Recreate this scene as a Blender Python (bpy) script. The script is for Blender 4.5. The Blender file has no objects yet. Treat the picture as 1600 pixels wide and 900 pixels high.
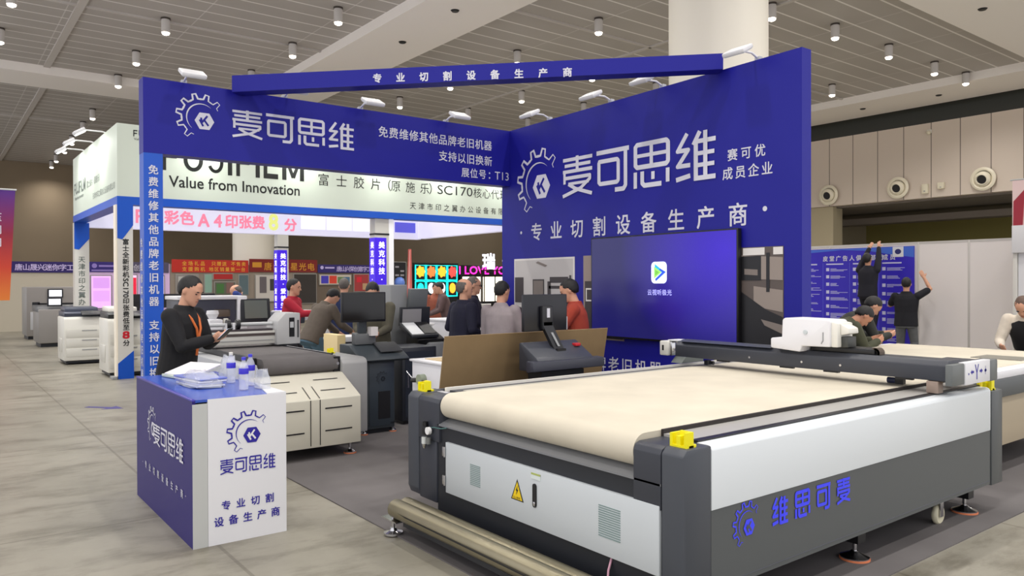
import bpy, bmesh, math, random
from mathutils import Vector, Matrix, Quaternion, noise
random.seed(7)
S = bpy.context.scene
COL = S.collection
R = math.radians

# ------------------------------------------------------------------ camera, world, exposure
cam_d = bpy.data.cameras.new('camera'); cam = bpy.data.objects.new('camera', cam_d); COL.objects.link(cam)
cam_d.sensor_width = 36.0; cam_d.lens = 36.0 * 1194.9 / 1600.0; cam_d.clip_end = 300
yaw, pitch, roll = R(-52.5067), R(-0.38037), R(-0.16781)
f_ = Vector((math.cos(pitch)*math.sin(yaw), math.cos(pitch)*math.cos(yaw), math.sin(pitch)))
r_ = Vector((math.cos(yaw), -math.sin(yaw), 0)); u_ = r_.cross(f_)
r2 = r_*math.cos(roll) + u_*math.sin(roll); u2 = u_*math.cos(roll) - r_*math.sin(roll)
m3 = Matrix((r2, u2, -f_)).transposed()
cam.matrix_world = Matrix.Translation((0, 0, 1.7)) @ m3.to_4x4()
S.camera = cam
S.view_settings.view_transform = 'Standard'; S.view_settings.look = 'None'
S.view_settings.gamma = 1.0; S.view_settings.use_curve_mapping = False
S.view_settings.exposure = 0.32
DOWN_W = 330.0      # watts of one ceiling downlight
AMBIENT = 1.0
w = bpy.data.worlds.new('hall_ambient'); S.world = w; w.use_nodes = True
w.node_tree.nodes['Background'].inputs[0].default_value = (0.98, 0.97, 1.0, 1)
w.node_tree.nodes['Background'].inputs[1].default_value = AMBIENT
S.cycles.use_denoising = True
S.cycles.max_bounces = 7; S.cycles.sample_clamp_indirect = 4.0

# ------------------------------------------------------------------ materials
def lin(c):
    return tuple(((x/255.0)/12.92 if x/255.0 <= .04045 else ((x/255.0+.055)/1.055)**2.4) for x in c)
MATS = {}
def mat(name, rgb, rough=.5, metal=0.0, emit=0.0, var=0.0, scale=6.0, alpha=1.0, trans=0.0, spec=.5, ecol=None, coat=0.0):
    if name in MATS: return MATS[name]
    m = bpy.data.materials.new(name); m.use_nodes = True; nt = m.node_tree
    b = nt.nodes['Principled BSDF']; c = lin(rgb)
    b.inputs['Base Color'].default_value = (*c, 1); b.inputs['Roughness'].default_value = rough
    b.inputs['Metallic'].default_value = metal; b.inputs['Specular IOR Level'].default_value = spec
    if coat: b.inputs['Coat Weight'].default_value = coat; b.inputs['Coat Roughness'].default_value = .08
    if emit:
        b.inputs['Emission Color'].default_value = (*lin(ecol or rgb), 1); b.inputs['Emission Strength'].default_value = emit
    if trans: b.inputs['Transmission Weight'].default_value = trans; b.inputs['IOR'].default_value = 1.3
    if alpha < 1: b.inputs['Alpha'].default_value = alpha
    if var:
        tc = nt.nodes.new('ShaderNodeTexCoord'); n = nt.nodes.new('ShaderNodeTexNoise'); n.inputs['Scale'].default_value = scale
        n.inputs['Detail'].default_value = 5
        rp = nt.nodes.new('ShaderNodeValToRGB')
        rp.color_ramp.elements[0].position = .3; rp.color_ramp.elements[1].position = .7
        rp.color_ramp.elements[0].color = (*[x*(1-var) for x in c], 1); rp.color_ramp.elements[1].color = (*[min(1, x*(1+var)) for x in c], 1)
        nt.links.new(tc.outputs['Object'], n.inputs['Vector']); nt.links.new(n.outputs['Fac'], rp.inputs['Fac'])
        nt.links.new(rp.outputs['Color'], b.inputs['Base Color'])
    MATS[name] = m; return m

def nd(nt, t, **kw):
    n = nt.nodes.new(t)
    for k, v in kw.items():
        if k in n.inputs: n.inputs[k].default_value = v
        else: setattr(n, k, v)
    return n

def floor_mat():
    m = bpy.data.materials.new('polished_concrete'); m.use_nodes = True; nt = m.node_tree; L = nt.links.new
    b = nt.nodes['Principled BSDF']
    g = nd(nt, 'ShaderNodeNewGeometry')
    mp = nd(nt, 'ShaderNodeMapping'); mp.inputs['Rotation'].default_value = (0, 0, R(4)); L(g.outputs['Position'], mp.inputs['Vector'])
    n1 = nd(nt, 'ShaderNodeTexNoise', Scale=.55, Detail=7.0, Roughness=.62); n2 = nd(nt, 'ShaderNodeTexNoise', Scale=3.2, Detail=8.0, Roughness=.7)
    mp2 = nd(nt, 'ShaderNodeMapping'); mp2.inputs['Scale'].default_value = (1, .35, 1); L(mp.outputs[0], mp2.inputs['Vector'])
    L(mp.outputs[0], n1.inputs['Vector']); L(mp2.outputs[0], n2.inputs['Vector'])
    r1 = nd(nt, 'ShaderNodeValToRGB'); r1.color_ramp.elements[0].position = .28; r1.color_ramp.elements[1].position = .72
    r1.color_ramp.elements[0].color = (*lin((124, 120, 108)), 1); r1.color_ramp.elements[1].color = (*lin((158, 153, 140)), 1)
    L(n1.outputs['Fac'], r1.inputs['Fac'])
    r2_ = nd(nt, 'ShaderNodeValToRGB'); r2_.color_ramp.elements[0].position = .36; r2_.color_ramp.elements[1].position = .52
    r2_.color_ramp.elements[0].color = (.5, .48, .44, 1); r2_.color_ramp.elements[1].color = (1, 1, 1, 1)
    L(n2.outputs['Fac'], r2_.inputs['Fac'])
    mx = nd(nt, 'ShaderNodeMixRGB', blend_type='MULTIPLY'); mx.inputs['Fac'].default_value = .8
    L(r1.outputs['Color'], mx.inputs[1]); L(r2_.outputs['Color'], mx.inputs[2])
    br = nd(nt, 'ShaderNodeTexBrick', Scale=1.0); br.offset = 0; br.inputs['Mortar Size'].default_value = .012
    br.inputs['Brick Width'].default_value = 3.0; br.inputs['Row Height'].default_value = 1.5
    br.inputs['Color1'].default_value = br.inputs['Color2'].default_value = (1, 1, 1, 1); br.inputs['Mortar'].default_value = (.62, .6, .57, 1)
    L(g.outputs['Position'], br.inputs['Vector'])
    mx2 = nd(nt, 'ShaderNodeMixRGB', blend_type='MULTIPLY'); mx2.inputs['Fac'].default_value = .8
    L(mx.outputs[0], mx2.inputs[1]); L(br.outputs['Color'], mx2.inputs[2])
    L(mx2.outputs[0], b.inputs['Base Color'])
    rr = nd(nt, 'ShaderNodeMapRange'); rr.inputs['To Min'].default_value = .28; rr.inputs['To Max'].default_value = .5
    L(n2.outputs['Fac'], rr.inputs['Value']); L(rr.outputs[0], b.inputs['Roughness'])
    b.inputs['Specular IOR Level'].default_value = .45
    return m

def ceiling_mat():
    m = bpy.data.materials.new('metal_strip_ceiling'); m.use_nodes = True; nt = m.node_tree; L = nt.links.new
    b = nt.nodes['Principled BSDF']; g = nd(nt, 'ShaderNodeNewGeometry'); sx = nd(nt, 'ShaderNodeSeparateXYZ'); L(g.outputs['Position'], sx.inputs[0])
    def stripes(out, period, width):
        d = nd(nt, 'ShaderNodeMath', operation='DIVIDE'); L(out, d.inputs[0]); d.inputs[1].default_value = period
        fr = nd(nt, 'ShaderNodeMath', operation='FRACT'); L(d.outputs[0], fr.inputs[0])
        lt = nd(nt, 'ShaderNodeMath', operation='LESS_THAN'); L(fr.outputs[0], lt.inputs[0]); lt.inputs[1].default_value = width/period
        return lt
    a = stripes(sx.outputs['X'], .74, .06); c = stripes(sx.outputs['Y'], 3.12, .03)
    n = nd(nt, 'ShaderNodeTexNoise', Scale=.35, Detail=3.0); L(g.outputs['Position'], n.inputs['Vector'])
    rp = nd(nt, 'ShaderNodeValToRGB'); rp.color_ramp.elements[0].color = (*lin((166, 160, 154)), 1); rp.color_ramp.elements[1].color = (*lin((186, 180, 174)), 1)
    L(n.outputs['Fac'], rp.inputs['Fac'])
    m1 = nd(nt, 'ShaderNodeMixRGB'); L(c.outputs[0], m1.inputs['Fac']); L(rp.outputs[0], m1.inputs[1]); m1.inputs[2].default_value = (*lin((205, 200, 196)), 1)
    m2 = nd(nt, 'ShaderNodeMixRGB'); L(a.outputs[0], m2.inputs['Fac']); L(m1.outputs[0], m2.inputs[1]); m2.inputs[2].default_value = (*lin((232, 228, 224)), 1)
    L(m2.outputs[0], b.inputs['Base Color']); b.inputs['Roughness'].default_value = .55
    return m

def panel_lines_mat(name, rgb, period, axis, line=(120, 110, 100), width=.03, rough=.55):
    m = bpy.data.materials.new(name); m.use_nodes = True; nt = m.node_tree; L = nt.links.new
    b = nt.nodes['Principled BSDF']; g = nd(nt, 'ShaderNodeNewGeometry'); sx = nd(nt, 'ShaderNodeSeparateXYZ'); L(g.outputs['Position'], sx.inputs[0])
    d = nd(nt, 'ShaderNodeMath', operation='DIVIDE'); L(sx.outputs[axis], d.inputs[0]); d.inputs[1].default_value = period
    fr = nd(nt, 'ShaderNodeMath', operation='FRACT'); L(d.outputs[0], fr.inputs[0])
    lt = nd(nt, 'ShaderNodeMath', operation='LESS_THAN'); L(fr.outputs[0], lt.inputs[0]); lt.inputs[1].default_value = width/period
    m1 = nd(nt, 'ShaderNodeMixRGB'); L(lt.outputs[0], m1.inputs['Fac']); m1.inputs[1].default_value = (*lin(rgb), 1); m1.inputs[2].default_value = (*lin(line), 1)
    L(m1.outputs[0], b.inputs['Base Color']); b.inputs['Roughness'].default_value = rough
    return m

def grad_mat(name, stops, z0, z1, rough=.6):
    m = bpy.data.materials.new(name); m.use_nodes = True; nt = m.node_tree; L = nt.links.new
    b = nt.nodes['Principled BSDF']; g = nd(nt, 'ShaderNodeNewGeometry'); sx = nd(nt, 'ShaderNodeSeparateXYZ'); L(g.outputs['Position'], sx.inputs[0])
    mr = nd(nt, 'ShaderNodeMapRange'); mr.inputs['From Min'].default_value = z0; mr.inputs['From Max'].default_value = z1; L(sx.outputs['Z'], mr.inputs['Value'])
    rp = nd(nt, 'ShaderNodeValToRGB'); e = rp.color_ramp.elements
    while len(e) < len(stops): e.new(.5)
    for k, (p, c) in enumerate(stops): e[k].position = p; e[k].color = (*lin(c), 1)
    L(mr.outputs[0], rp.inputs['Fac']); L(rp.outputs[0], b.inputs['Base Color']); b.inputs['Roughness'].default_value = rough
    return m

BLUE = mat('booth_blue_vinyl', (28, 28, 142), .42, spec=.28)
WHITE_TXT = mat('white_vinyl_lettering', (214, 214, 226), .5)
PILLAR_BLUE = mat('bright_blue_vinyl', (3, 82, 196), .4)
COUNTER_BLUE = mat('counter_violet_blue', (36, 26, 108), .42, spec=.3)
WHITE = mat('white_panel', (226, 226, 230), .4)
WHITE_SAT = mat('white_satin_steel', (222, 228, 233), .35)
CREAM_PANEL = mat('cream_steel', (212, 208, 192), .4)
DARK = mat('charcoal_steel', (66, 70, 78), .42)
DARK2 = mat('graphite_steel', (54, 57, 66), .42)
DEEP = mat('black_frame_steel', (30, 33, 40), .5)
BLACK = mat('black_plastic', (18, 18, 22), .4)
SCREENOFF = mat('dark_screen_glass', (10, 10, 14), .12)
GREY = mat('grey_steel', (150, 152, 154), .4)
LGREY = mat('light_grey_steel', (186, 188, 190), .4)
BELT = mat('cream_felt_belt', (206, 198, 180), .8, var=.07, scale=2.5)
BELT_DARK = mat('dark_grey_felt', (96, 92, 92), .85, var=.08)
ALU = mat('brushed_aluminium', (170, 168, 160), .35, metal=.8)
STEEL = mat('chrome_steel', (205, 205, 208), .18, metal=1.0)
ROLLER = mat('dull_steel_roller', (150, 143, 120), .36, metal=.85, var=.08, scale=3)
YELLOW = mat('yellow_plastic', (240, 228, 10), .4)
LOGO_NAVY = mat('navy_lettering', (38, 26, 150), .5)
LOGO_BRIGHT = mat('bright_blue_lettering', (64, 70, 255), .5)
CARDB = mat('brown_fibreboard', (140, 116, 82), .8, var=.06)
RED = mat('red_vinyl', (200, 20, 40), .5)
BLACK_TXT = mat('black_lettering', (22, 24, 22), .5)
SKIN = mat('skin', (208, 156, 128), .55, var=.04)
SKIN2 = mat('skin_tan', (186, 132, 104), .55, var=.04)
HAIR = mat('black_hair', (20, 18, 18), .6, var=.3, scale=40)
HAIR_GREY = mat('grey_hair', (92, 86, 82), .6, var=.2, scale=40)
RUBBER = mat('orange_rubber', (226, 130, 86), .6)
WOOD = mat('pale_wood', (205, 182, 140), .6, var=.08)
PCW = mat('warm_white_plastic', (226, 224, 216), .4)
SOFFIT = mat('painted_soffit', (246, 240, 234), .6)

# ------------------------------------------------------------------ mesh builder
class MB:
    def __init__(self, M=None):
        self.bm = bmesh.new(); self.M = M or Matrix.Identity(4)
    def v(self, p): return self.bm.verts.new(self.M @ Vector(p))
    def face(self, vs):
        try: return self.bm.faces.new(vs)
        except ValueError: return None
    def _merge(self, b2):
        vm = {}
        for x in b2.verts: vm[x] = self.v(x.co)
        for f in b2.faces: self.face([vm[x] for x in f.verts])
        b2.free()
    def box(self, x0, x1, y0, y1, z0, z1, bev=0.0, seg=2, M=None):
        b = bmesh.new(); bmesh.ops.create_cube(b, size=1.0)
        for x in b.verts: x.co = Vector(((x0+x1)/2 + x.co.x*(x1-x0), (y0+y1)/2 + x.co.y*(y1-y0), (z0+z1)/2 + x.co.z*(z1-z0)))
        if bev: bmesh.ops.bevel(b, geom=list(b.edges), offset=bev, segments=seg, profile=.5, affect='EDGES')
        if M is not None: b.transform(M)
        self._merge(b); return self
    def prism(self, pts, axis, a0, a1, bev=0.0, M=None):
        def P(u, v, a):
            return {'x': (a, u, v), 'y': (u, a, v), 'z': (u, v, a)}[axis]
        b = bmesh.new(); A = [b.verts.new(P(u, v, a0)) for u, v in pts]; B = [b.verts.new(P(u, v, a1)) for u, v in pts]
        n = len(pts); b.faces.new(A); b.faces.new(list(reversed(B)))
        for k in range(n): b.faces.new([A[k], B[k], B[(k+1) % n], A[(k+1) % n]])
        bmesh.ops.recalc_face_normals(b, faces=b.faces)
        if bev: bmesh.ops.bevel(b, geom=list(b.edges), offset=bev, segments=2, profile=.5, affect='EDGES')
        if M is not None: b.transform(M)
        self._merge(b); return self
    def rings(self, rings, cap=True, closed=False):
        R_ = [[self.v(p) for p in r] for r in rings]; n = len(R_[0])
        for a, b in zip(R_[:-1], R_[1:]):
            for k in range(n): self.face([a[k], a[(k+1) % n], b[(k+1) % n], b[k]])
        if closed:
            a, b = R_[-1], R_[0]
            for k in range(n): self.face([a[k], a[(k+1) % n], b[(k+1) % n], b[k]])
        elif cap:
            self.face(list(reversed(R_[0]))); self.face(R_[-1])
        return self
    def tube(self, pts, rad, seg=10, cap=True):
        pts = [Vector(p) for p in pts]; rr = rad if isinstance(rad, (list, tuple)) else [rad]*len(pts)
        rings = []; up = None
        for k, p in enumerate(pts):
            d = (pts[min(k+1, len(pts)-1)] - pts[max(k-1, 0)]).normalized()
            if up is None: up = Vector((0, 0, 1)) if abs(d.z) < .9 else Vector((1, 0, 0))
            a = (up - d*up.dot(d)); a = a.normalized() if a.length > 1e-5 else d.orthogonal().normalized()
            b = d.cross(a); up = a
            rings.append([p + (a*math.cos(t) + b*math.sin(t))*rr[k] for t in [2*math.pi*i/seg for i in range(seg)]])
        return self.rings(rings, cap)
    def cyl(self, p0, p1, r0, r1=None, seg=20):
        return self.tube([p0, p1], [r0, r0 if r1 is None else r1], seg)
    def ball(self, c, r, seg=14, rows=9, Rm=None):
        if not isinstance(r, (tuple, list)): r = (r, r, r)
        rings = []
        for i in range(1, rows):
            t = math.pi*i/rows
            ring = [Vector((r[0]*math.sin(t)*math.cos(a), r[1]*math.sin(t)*math.sin(a), -r[2]*math.cos(t))) for a in [2*math.pi*k/seg for k in range(seg)]]
            if Rm is not None: ring = [Rm @ x for x in ring]
            rings.append([Vector(c)+x for x in ring])
        return self.rings(rings)
    def lathe(self, prof, c, seg=20):
        return self.rings([[Vector(c)+Vector((r*math.cos(a), r*math.sin(a), z)) for a in [2*math.pi*k/seg for k in range(seg)]] for r, z in prof])
    def poly(self, pts):
        self.face([self.v(p) for p in pts]); return self
    def build(self, name, m, parent=None, smooth=35, recalc=True):
        off = Vector((0, 0, 0)); p = parent
        while p is not None: off += p.location; p = p.parent
        if recalc: bmesh.ops.recalc_face_normals(self.bm, faces=self.bm.faces)
        for x in self.bm.verts: x.co -= off
        me = bpy.data.meshes.new(name); self.bm.to_mesh(me); self.bm.free()
        if m is not None: me.materials.append(m)
        if smooth:
            for f in me.polygons: f.use_smooth = True
            me.set_sharp_from_angle(angle=R(smooth))
        o = bpy.data.objects.new(name, me); COL.objects.link(o)
        if parent is not None: o.parent = parent
        return o

def _bl(self, name, m, t):
    o = self.build(name, m, None, 50); o.parent = t; return o
MB.build_local = _bl
def tag(o, label, cat, group=None):
    o['label'] = label; o['category'] = cat
    if group: o['group'] = group
    return o
def thing(name, label, cat, loc=(0, 0, 0), group=None, rotz=0):
    o = bpy.data.objects.new(name, None); COL.objects.link(o); o.empty_display_size = .1
    o.location = loc; o.rotation_euler = (0, 0, rotz); return tag(o, label, cat, group)
def struct(o): o['kind'] = 'structure'; return o
def copy_tree(o, parent=None):
    c = o.copy(); COL.objects.link(c)
    if parent is not None: c.parent = parent
    for ch in o.children: copy_tree(ch, c)
    return c

# ------------------------------------------------------------------ lettering
_fc = {}
def glyphs(body, bold):
    bold = 0; k = (body, bold)
    if k in _fc: return _fc[k]
    c = bpy.data.curves.new('t', 'FONT'); c.body = body; c.resolution_u = 3; c.offset = bold
    o = bpy.data.objects.new('t', c); COL.objects.link(o); bpy.context.view_layer.update()
    me = bpy.data.meshes.new_from_object(o.evaluated_get(bpy.context.evaluated_depsgraph_get()))
    vs = [(v.co.x, v.co.y) for v in me.vertices]; fs = [tuple(f.vertices) for f in me.polygons]
    bpy.data.objects.remove(o); bpy.data.curves.remove(c); bpy.data.meshes.remove(me)
    _fc[k] = (vs, fs); return _fc[k]
def put(mb, vs, fs, origin, right, up, w, h, fit=True, lift=.003):
    x0 = min(a for a, b in vs); x1 = max(a for a, b in vs); y0 = min(b for a, b in vs); y1 = max(b for a, b in vs)
    o = Vector(origin); r = Vector(right).normalized(); u = Vector(up).normalized(); n = r.cross(u)*lift
    V = [mb.v(o + r*((a-x0)/(x1-x0)*w) + u*((b-y0)/(y1-y0)*h) + n) for a, b in vs]
    for f in fs: mb.face([V[i] for i in f])
def text_mb(mb, body, origin, right, up, w, h, bold=.0, lift=.003):
    vs, fs = glyphs(body, bold); r = Vector(right).normalized(); u = Vector(up).normalized()
    sh = [(0, 0)] if bold < .006 else [(-1, -1), (1, 1), (-1, 1), (1, -1)]
    for q, (sx, sy) in enumerate(sh): put(mb, vs, fs, Vector(origin)+r*sx*bold*h+u*sy*bold*h, right, up, w, h, lift=lift+.0004*q)
def spaced_mb(mb, body, origin, right, up, w, h, bold=.01, lift=.003):
    # single characters set with even pitch between two ends
    n = len(body); r = Vector(right).normalized(); cw = h*.98
    for k, ch in enumerate(body):
        p = Vector(origin) + r*((w-cw)*(k/(n-1) if n > 1 else 0))
        char_mb(mb, ch, p, right, up, cw, h, bold, lift)
def char_mb(mb, ch, origin, right, up, w, h, bold=.01, lift=.003):
    if ch in ' ': return
    vs, fs = glyphs(ch, bold)
    if not vs: return
    # keep CJK glyphs in their em box (about -0.12..0.88 high), latin from baseline
    o = Vector(origin); r = Vector(right).normalized(); u = Vector(up).normalized(); n = r.cross(u)*lift
    if ord(ch) > 0x2E00:
        sh = [(0, 0)] if bold < .006 else [(-1, -1), (1, 1), (-1, 1), (1, -1)]
        for q, (sx, sy) in enumerate(sh):
            V = [mb.v(o + r*((a+sx*bold)*w) + u*((b+.12+sy*bold)*h) + n*(1+.12*q)) for a, b in vs]
            for f in fs: mb.face([V[i] for i in f])
    elif ch in '·•.':
        c = o + r*w*.5 + u*h*.5 + n; q = [mb.v(c + (r*math.cos(t)+u*math.sin(t))*h*.09) for t in [2*math.pi*i/12 for i in range(12)]]; mb.face(q)
    else:
        x0 = min(a for a, b in vs); x1 = max(a for a, b in vs); ww = (x1-x0)*h*1.12
        sh = [(0, 0)] if bold < .006 else [(-1, -1), (1, 1), (-1, 1), (1, -1)]
        for q, (sx, sy) in enumerate(sh): put(mb, vs, fs, o + r*((w-ww)/2+sx*bold*h) + u*(h*.05+sy*bold*h), right, up, ww, h*.86, lift=lift*(1+.12*q))
def column_mb(mb, body, top, right, pitch, size, bold=.01, lift=.003):
    # vertical lettering, top = upper-left corner of the first character
    p = Vector(top)
    for ch in body:
        char_mb(mb, ch, p - Vector((0, 0, size)), right, (0, 0, 1), size, size, bold, lift)
        p = p - Vector((0, 0, pitch))

# the block logotype drawn as strokes on a unit square (u to the side, v up)
STROKES = {
 '麦': [([(0, .93), (1, .93)], .075), ([(.06, .785), (.94, .785)], .07), ([(0, .64), (1, .64)], .075), ([(.5, 1.0), (.5, .62)], .085),
        ([(.06, .62), (.06, .34)], .07), ([(.03, .48), (.93, .48), (.93, .40), (.62, .2), (0, .04)], .075), ([(.2, .33), (.45, .2), (1, .04)], .075), ([(.2, .335), (.9, .335)], .06)],
 '可': [([(0, .95), (1, .95)], .09), ([(.1, .74), (.64, .74), (.68, .70), (.68, .26), (.64, .22), (.12, .22), (.08, .26), (.08, .70), (.1, .74)], .085), ([(.9, .95), (.9, .12), (.84, .045), (.58, .045)], .09)],
 '思': [([(.1, .96), (.9, .96), (.95, .91), (.95, .51), (.9, .46), (.1, .46), (.05, .51), (.05, .91), (.1, .96)], .09), ([(.05, .71), (.95, .71)], .07), ([(.5, .96), (.5, .46)], .08),
        ([(.05, .36), (.05, 0)], .085), ([(.25, .36), (.25, .1), (.31, .045), (.78, .045)], .09), ([(.55, .33), (.55, .16)], .08), ([(.95, .36), (.95, .06)], .085)],
 '维': [([(.3, 1), (.06, .66), (.33, .66), (.06, .34), (.38, .34)], .08), ([(.02, .06), (.38, .12)], .085), ([(.52, .8), (.52, 0)], .09), ([(.62, 1), (.46, .74)], .085),
        ([(.5, .8), (1, .8)], .08), ([(.5, .55), (.97, .55)], .075), ([(.5, .31), (.97, .31)], .075), ([(.5, .045), (1, .045)], .085), ([(.76, 1), (.76, .045)], .085)],
}
def stroke2d(pts, wd):
    vs, fs = [], []  # every segment is one quad
    for (a, b) in zip(pts[:-1], pts[1:]):
        a = Vector(a); b = Vector(b); d = (b-a).normalized(); n = Vector((-d.y, d.x))*wd/2
        k = len(vs); vs += [tuple(a+n), tuple(a-n), tuple(b-n), tuple(b+n)]; fs.append((k, k+1, k+2, k+3))
    closed = Vector(pts[0]) == Vector(pts[-1])
    for p in (pts[1:-1] + ([pts[0]] if closed else [])):
        k = len(vs); vs += [(p[0]+wd/2*math.cos(t), p[1]+wd/2*math.sin(t)) for t in [math.pi*i/6 for i in range(12)]]; fs.append(tuple(range(k, k+12)))
    return vs, fs
def logotype_mb(mb, body, origin, right, up, w, h, fat=1.15, lift=.003, gap=.14):
    r = Vector(right).normalized(); u = Vector(up).normalized(); n = r.cross(u)
    cw = w/(len(body)+gap*(len(body)-1))
    for k, ch in enumerate(body):
        o = Vector(origin) + r*k*cw*(1+gap)
        for j, (pts, wd) in enumerate(STROKES[ch]):
            vs, fs = stroke2d([(x, y) for x, y in pts], wd*fat)
            for q, f in enumerate(fs): mb.face([mb.v(o + r*vs[i][0]*cw + u*vs[i][1]*h + n*(lift+(j*.0022+q*.0003)*h)) for i in f])
FUJI = {'F': [([(.12, 0), (.12, 1)], .24), ([(.12, .91), (.95, .91)], .18), ([(.12, .5), (.85, .5)], .17)], 'U': [([(.12, 1), (.12, .4)] + [(.5-.38*math.cos(t), .4-.31*math.sin(t)) for t in [math.pi*i/12 for i in range(13)]] + [(.88, .4), (.88, 1)], .2)],
 'J': [([(.88, 1), (.88, .4)] + [(.5+.38*math.cos(t), .4-.31*math.sin(t)) for t in [math.pi*i/14 for i in range(13)]], .2)], 'I': [([(.5, 0), (.5, 1)], .8)], 'L': [([(.12, 1), (.12, 0)], .24), ([(.12, .09), (.95, .09)], .18)],
 'M': [([(.1, 0), (.1, 1)], .19), ([(.9, 0), (.9, 1)], .19), ([(.1, .96), (.5, .1)], .15), ([(.9, .96), (.5, .1)], .15)]}
def fuji_mb(mb, origin, right, up, w, h, lift=.003):
    r = Vector(right); u = Vector(up); n = r.cross(u); adv = {'F': .78, 'U': .95, 'J': .8, 'I': .27, 'L': .8, 'M': 1.2}; body = 'FUJIFILM'
    tot = sum(adv[c]+.17 for c in body)-.17; x = 0
    for ch in body:
        cw = adv[ch]*w/tot
        for j, (pts, wd) in enumerate(FUJI[ch]):
            for a, b in zip(pts[:-1], pts[1:]):
                A = Vector((a[0]*cw, a[1]*h)); B = Vector((b[0]*cw, b[1]*h)); d = (B-A).normalized(); m_ = Vector((-d.y, d.x)); wv = wd*(cw if ch in 'UJM' or abs(d.y) > .9 else h)/2
                if ch == 'I': wv = wd*cw/2
                e = d*(.004 if len(pts) > 2 else 0)
                mb.face([mb.v(Vector(origin)+r*(x+q.x)+u*q.y+n*(lift+.0004*j)) for q in (A-e+m_*wv, A-e-m_*wv, B+e-m_*wv, B+e+m_*wv)])
        x += cw + .17*w/tot
def gear_mb(mb, c, right, up, s, lift=.003):
    # open gear outline, inner crescent and hexagon with its angular letter mark left open; s = outer radius
    r = Vector(right).normalized(); u = Vector(up).normalized(); n = r.cross(u)*lift; c = Vector(c)
    P = lambda x, y: mb.v(c + r*x*s + u*y*s + n)
    prof = []; teeth = 7; a0, a1 = R(28), R(248)
    for k in range(teeth):
        ca = a0 + (a1-a0)*(k+.5)/teeth; hw = (a1-a0)/teeth
        prof += [(ca-hw*.5, .78), (ca-hw*.24, .79), (ca-hw*.13, 1.0), (ca+hw*.13, 1.0), (ca+hw*.24, .79)]
    prof.append((a1, .78))
    pts = [Vector((rr*math.cos(a), rr*math.sin(a))) for a, rr in prof]
    N = len(pts); L_ = []
    for k, p in enumerate(pts):
        d = (pts[min(k+1, N-1)] - pts[max(k-1, 0)]).normalized(); nn = Vector((-d.y, d.x))
        tt = min(k, N-1-k)/N; wd = .012 + .028*min(1, tt*4)
        L_.append((P(*(p+nn*wd)), P(*(p-nn*wd))))
    for (a, b), (d, e) in zip(L_[:-1], L_[1:]): mb.face([a, b, e, d])
    cr = []
    for k in range(25):
        t = k/24; a = R(48) + (R(232)-R(48))*t; th = .005 + .05*math.sin(math.pi*t)
        cr.append((P(.60*math.cos(a), .60*math.sin(a)), P((.60-th)*math.cos(a), (.60-th)*math.sin(a))))
    for (a, b), (d, e) in zip(cr[:-1], cr[1:]): mb.face([a, b, e, d])
    hx, hy, hr = .14, -.13, .40
    H = [(hx+hr*math.cos(R(a)), hy+hr*math.sin(R(a))) for a in (0, 60, 120, 180, 240, 300)]
    mb.face([P(x, y) for x, y in H])
def mark_mb(mb, c, right, up, s, lift=.0045):
    # the angular letter on the hexagon
    r = Vector(right).normalized(); u = Vector(up).normalized(); n = r.cross(u); c = Vector(c); hx, hy, hr = .14, -.13, .40
    for j, pts in enumerate(([(-.50, .12), (-.14, -.55)], [(.30, .58), (-.26, -.16)], [(-.02, .10), (.40, -.46)], [(-.26, -.14), (-.36, .34)])):
        vs, fs = stroke2d(pts, .2)
        for f in fs: mb.face([mb.v(c + r*(hx+vs[i][0]*hr)*s + u*(hy+vs[i][1]*hr)*s + n*(lift+.0003*j)) for i in f])
def logo(name, m, bg, parent, c, right, up, s):
    lettering(name, m, parent, lambda mb: gear_mb(mb, c, right, up, s)); lettering(name+'_mark', bg, parent, lambda mb: mark_mb(mb, c, right, up, s))
def lettering(name, m, parent, fn):
    mb = MB(); fn(mb); return mb.build(name, m, parent, smooth=0, recalc=False)

X, Y, Z = (1, 0, 0), (0, 1, 0), (0, 0, 1)

# ================================================================== THE HALL
ZC = 9.3
def slab(name, m, x0, x1, y0, y1, z0, z1, bev=0, kind='structure'):
    o = MB().box(x0, x1, y0, y1, z0, z1, bev).build(name, m); o['kind'] = kind; return o
slab('floor', floor_mat(), -57, 7, -7, 46, -.2, 0)
slab('ceiling', ceiling_mat(), -57, 7, -7, 34, ZC, ZC+.2)
slab('wall_back', mat('brown_wall', (140, 124, 102), .8, var=.06, scale=.4), -57, -56, -7, 46, 0, ZC)
slab('wall_far', mat('recess_wall', (140, 130, 72), .8), -56, 7, 42, 42.5, 0, ZC)
slab('wall_upper', panel_lines_mat('grey_wall_panels', (214, 200, 186), 1.12, 'X', width=.035), -22, 7, 33, 33.4, 5.18, 8.27)
slab('wall_clerestory', mat('dark_clerestory', (66, 68, 62), .4), -22, 7, 34, 34.4, 8.27, ZC+.2)
slab('ceiling_recess', mat('recess_ceiling', (120, 112, 104), .8), -22, 7, 33.4, 42, 5.1, 5.3)
slab('beam', mat('recess_beam', (128, 118, 108), .8), -22, 7, 37, 38, 4.55, 4.85)
slab('wall_side', mat('beige_wall', (158, 146, 122), .7), -24, -22, 33, 42, 0, 9.5)
slab('pillar', mat('beige_pillar', (178, 166, 138), .6), -20.6, -18.9, 33.1, 33.9, 0, 5.17)
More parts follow.
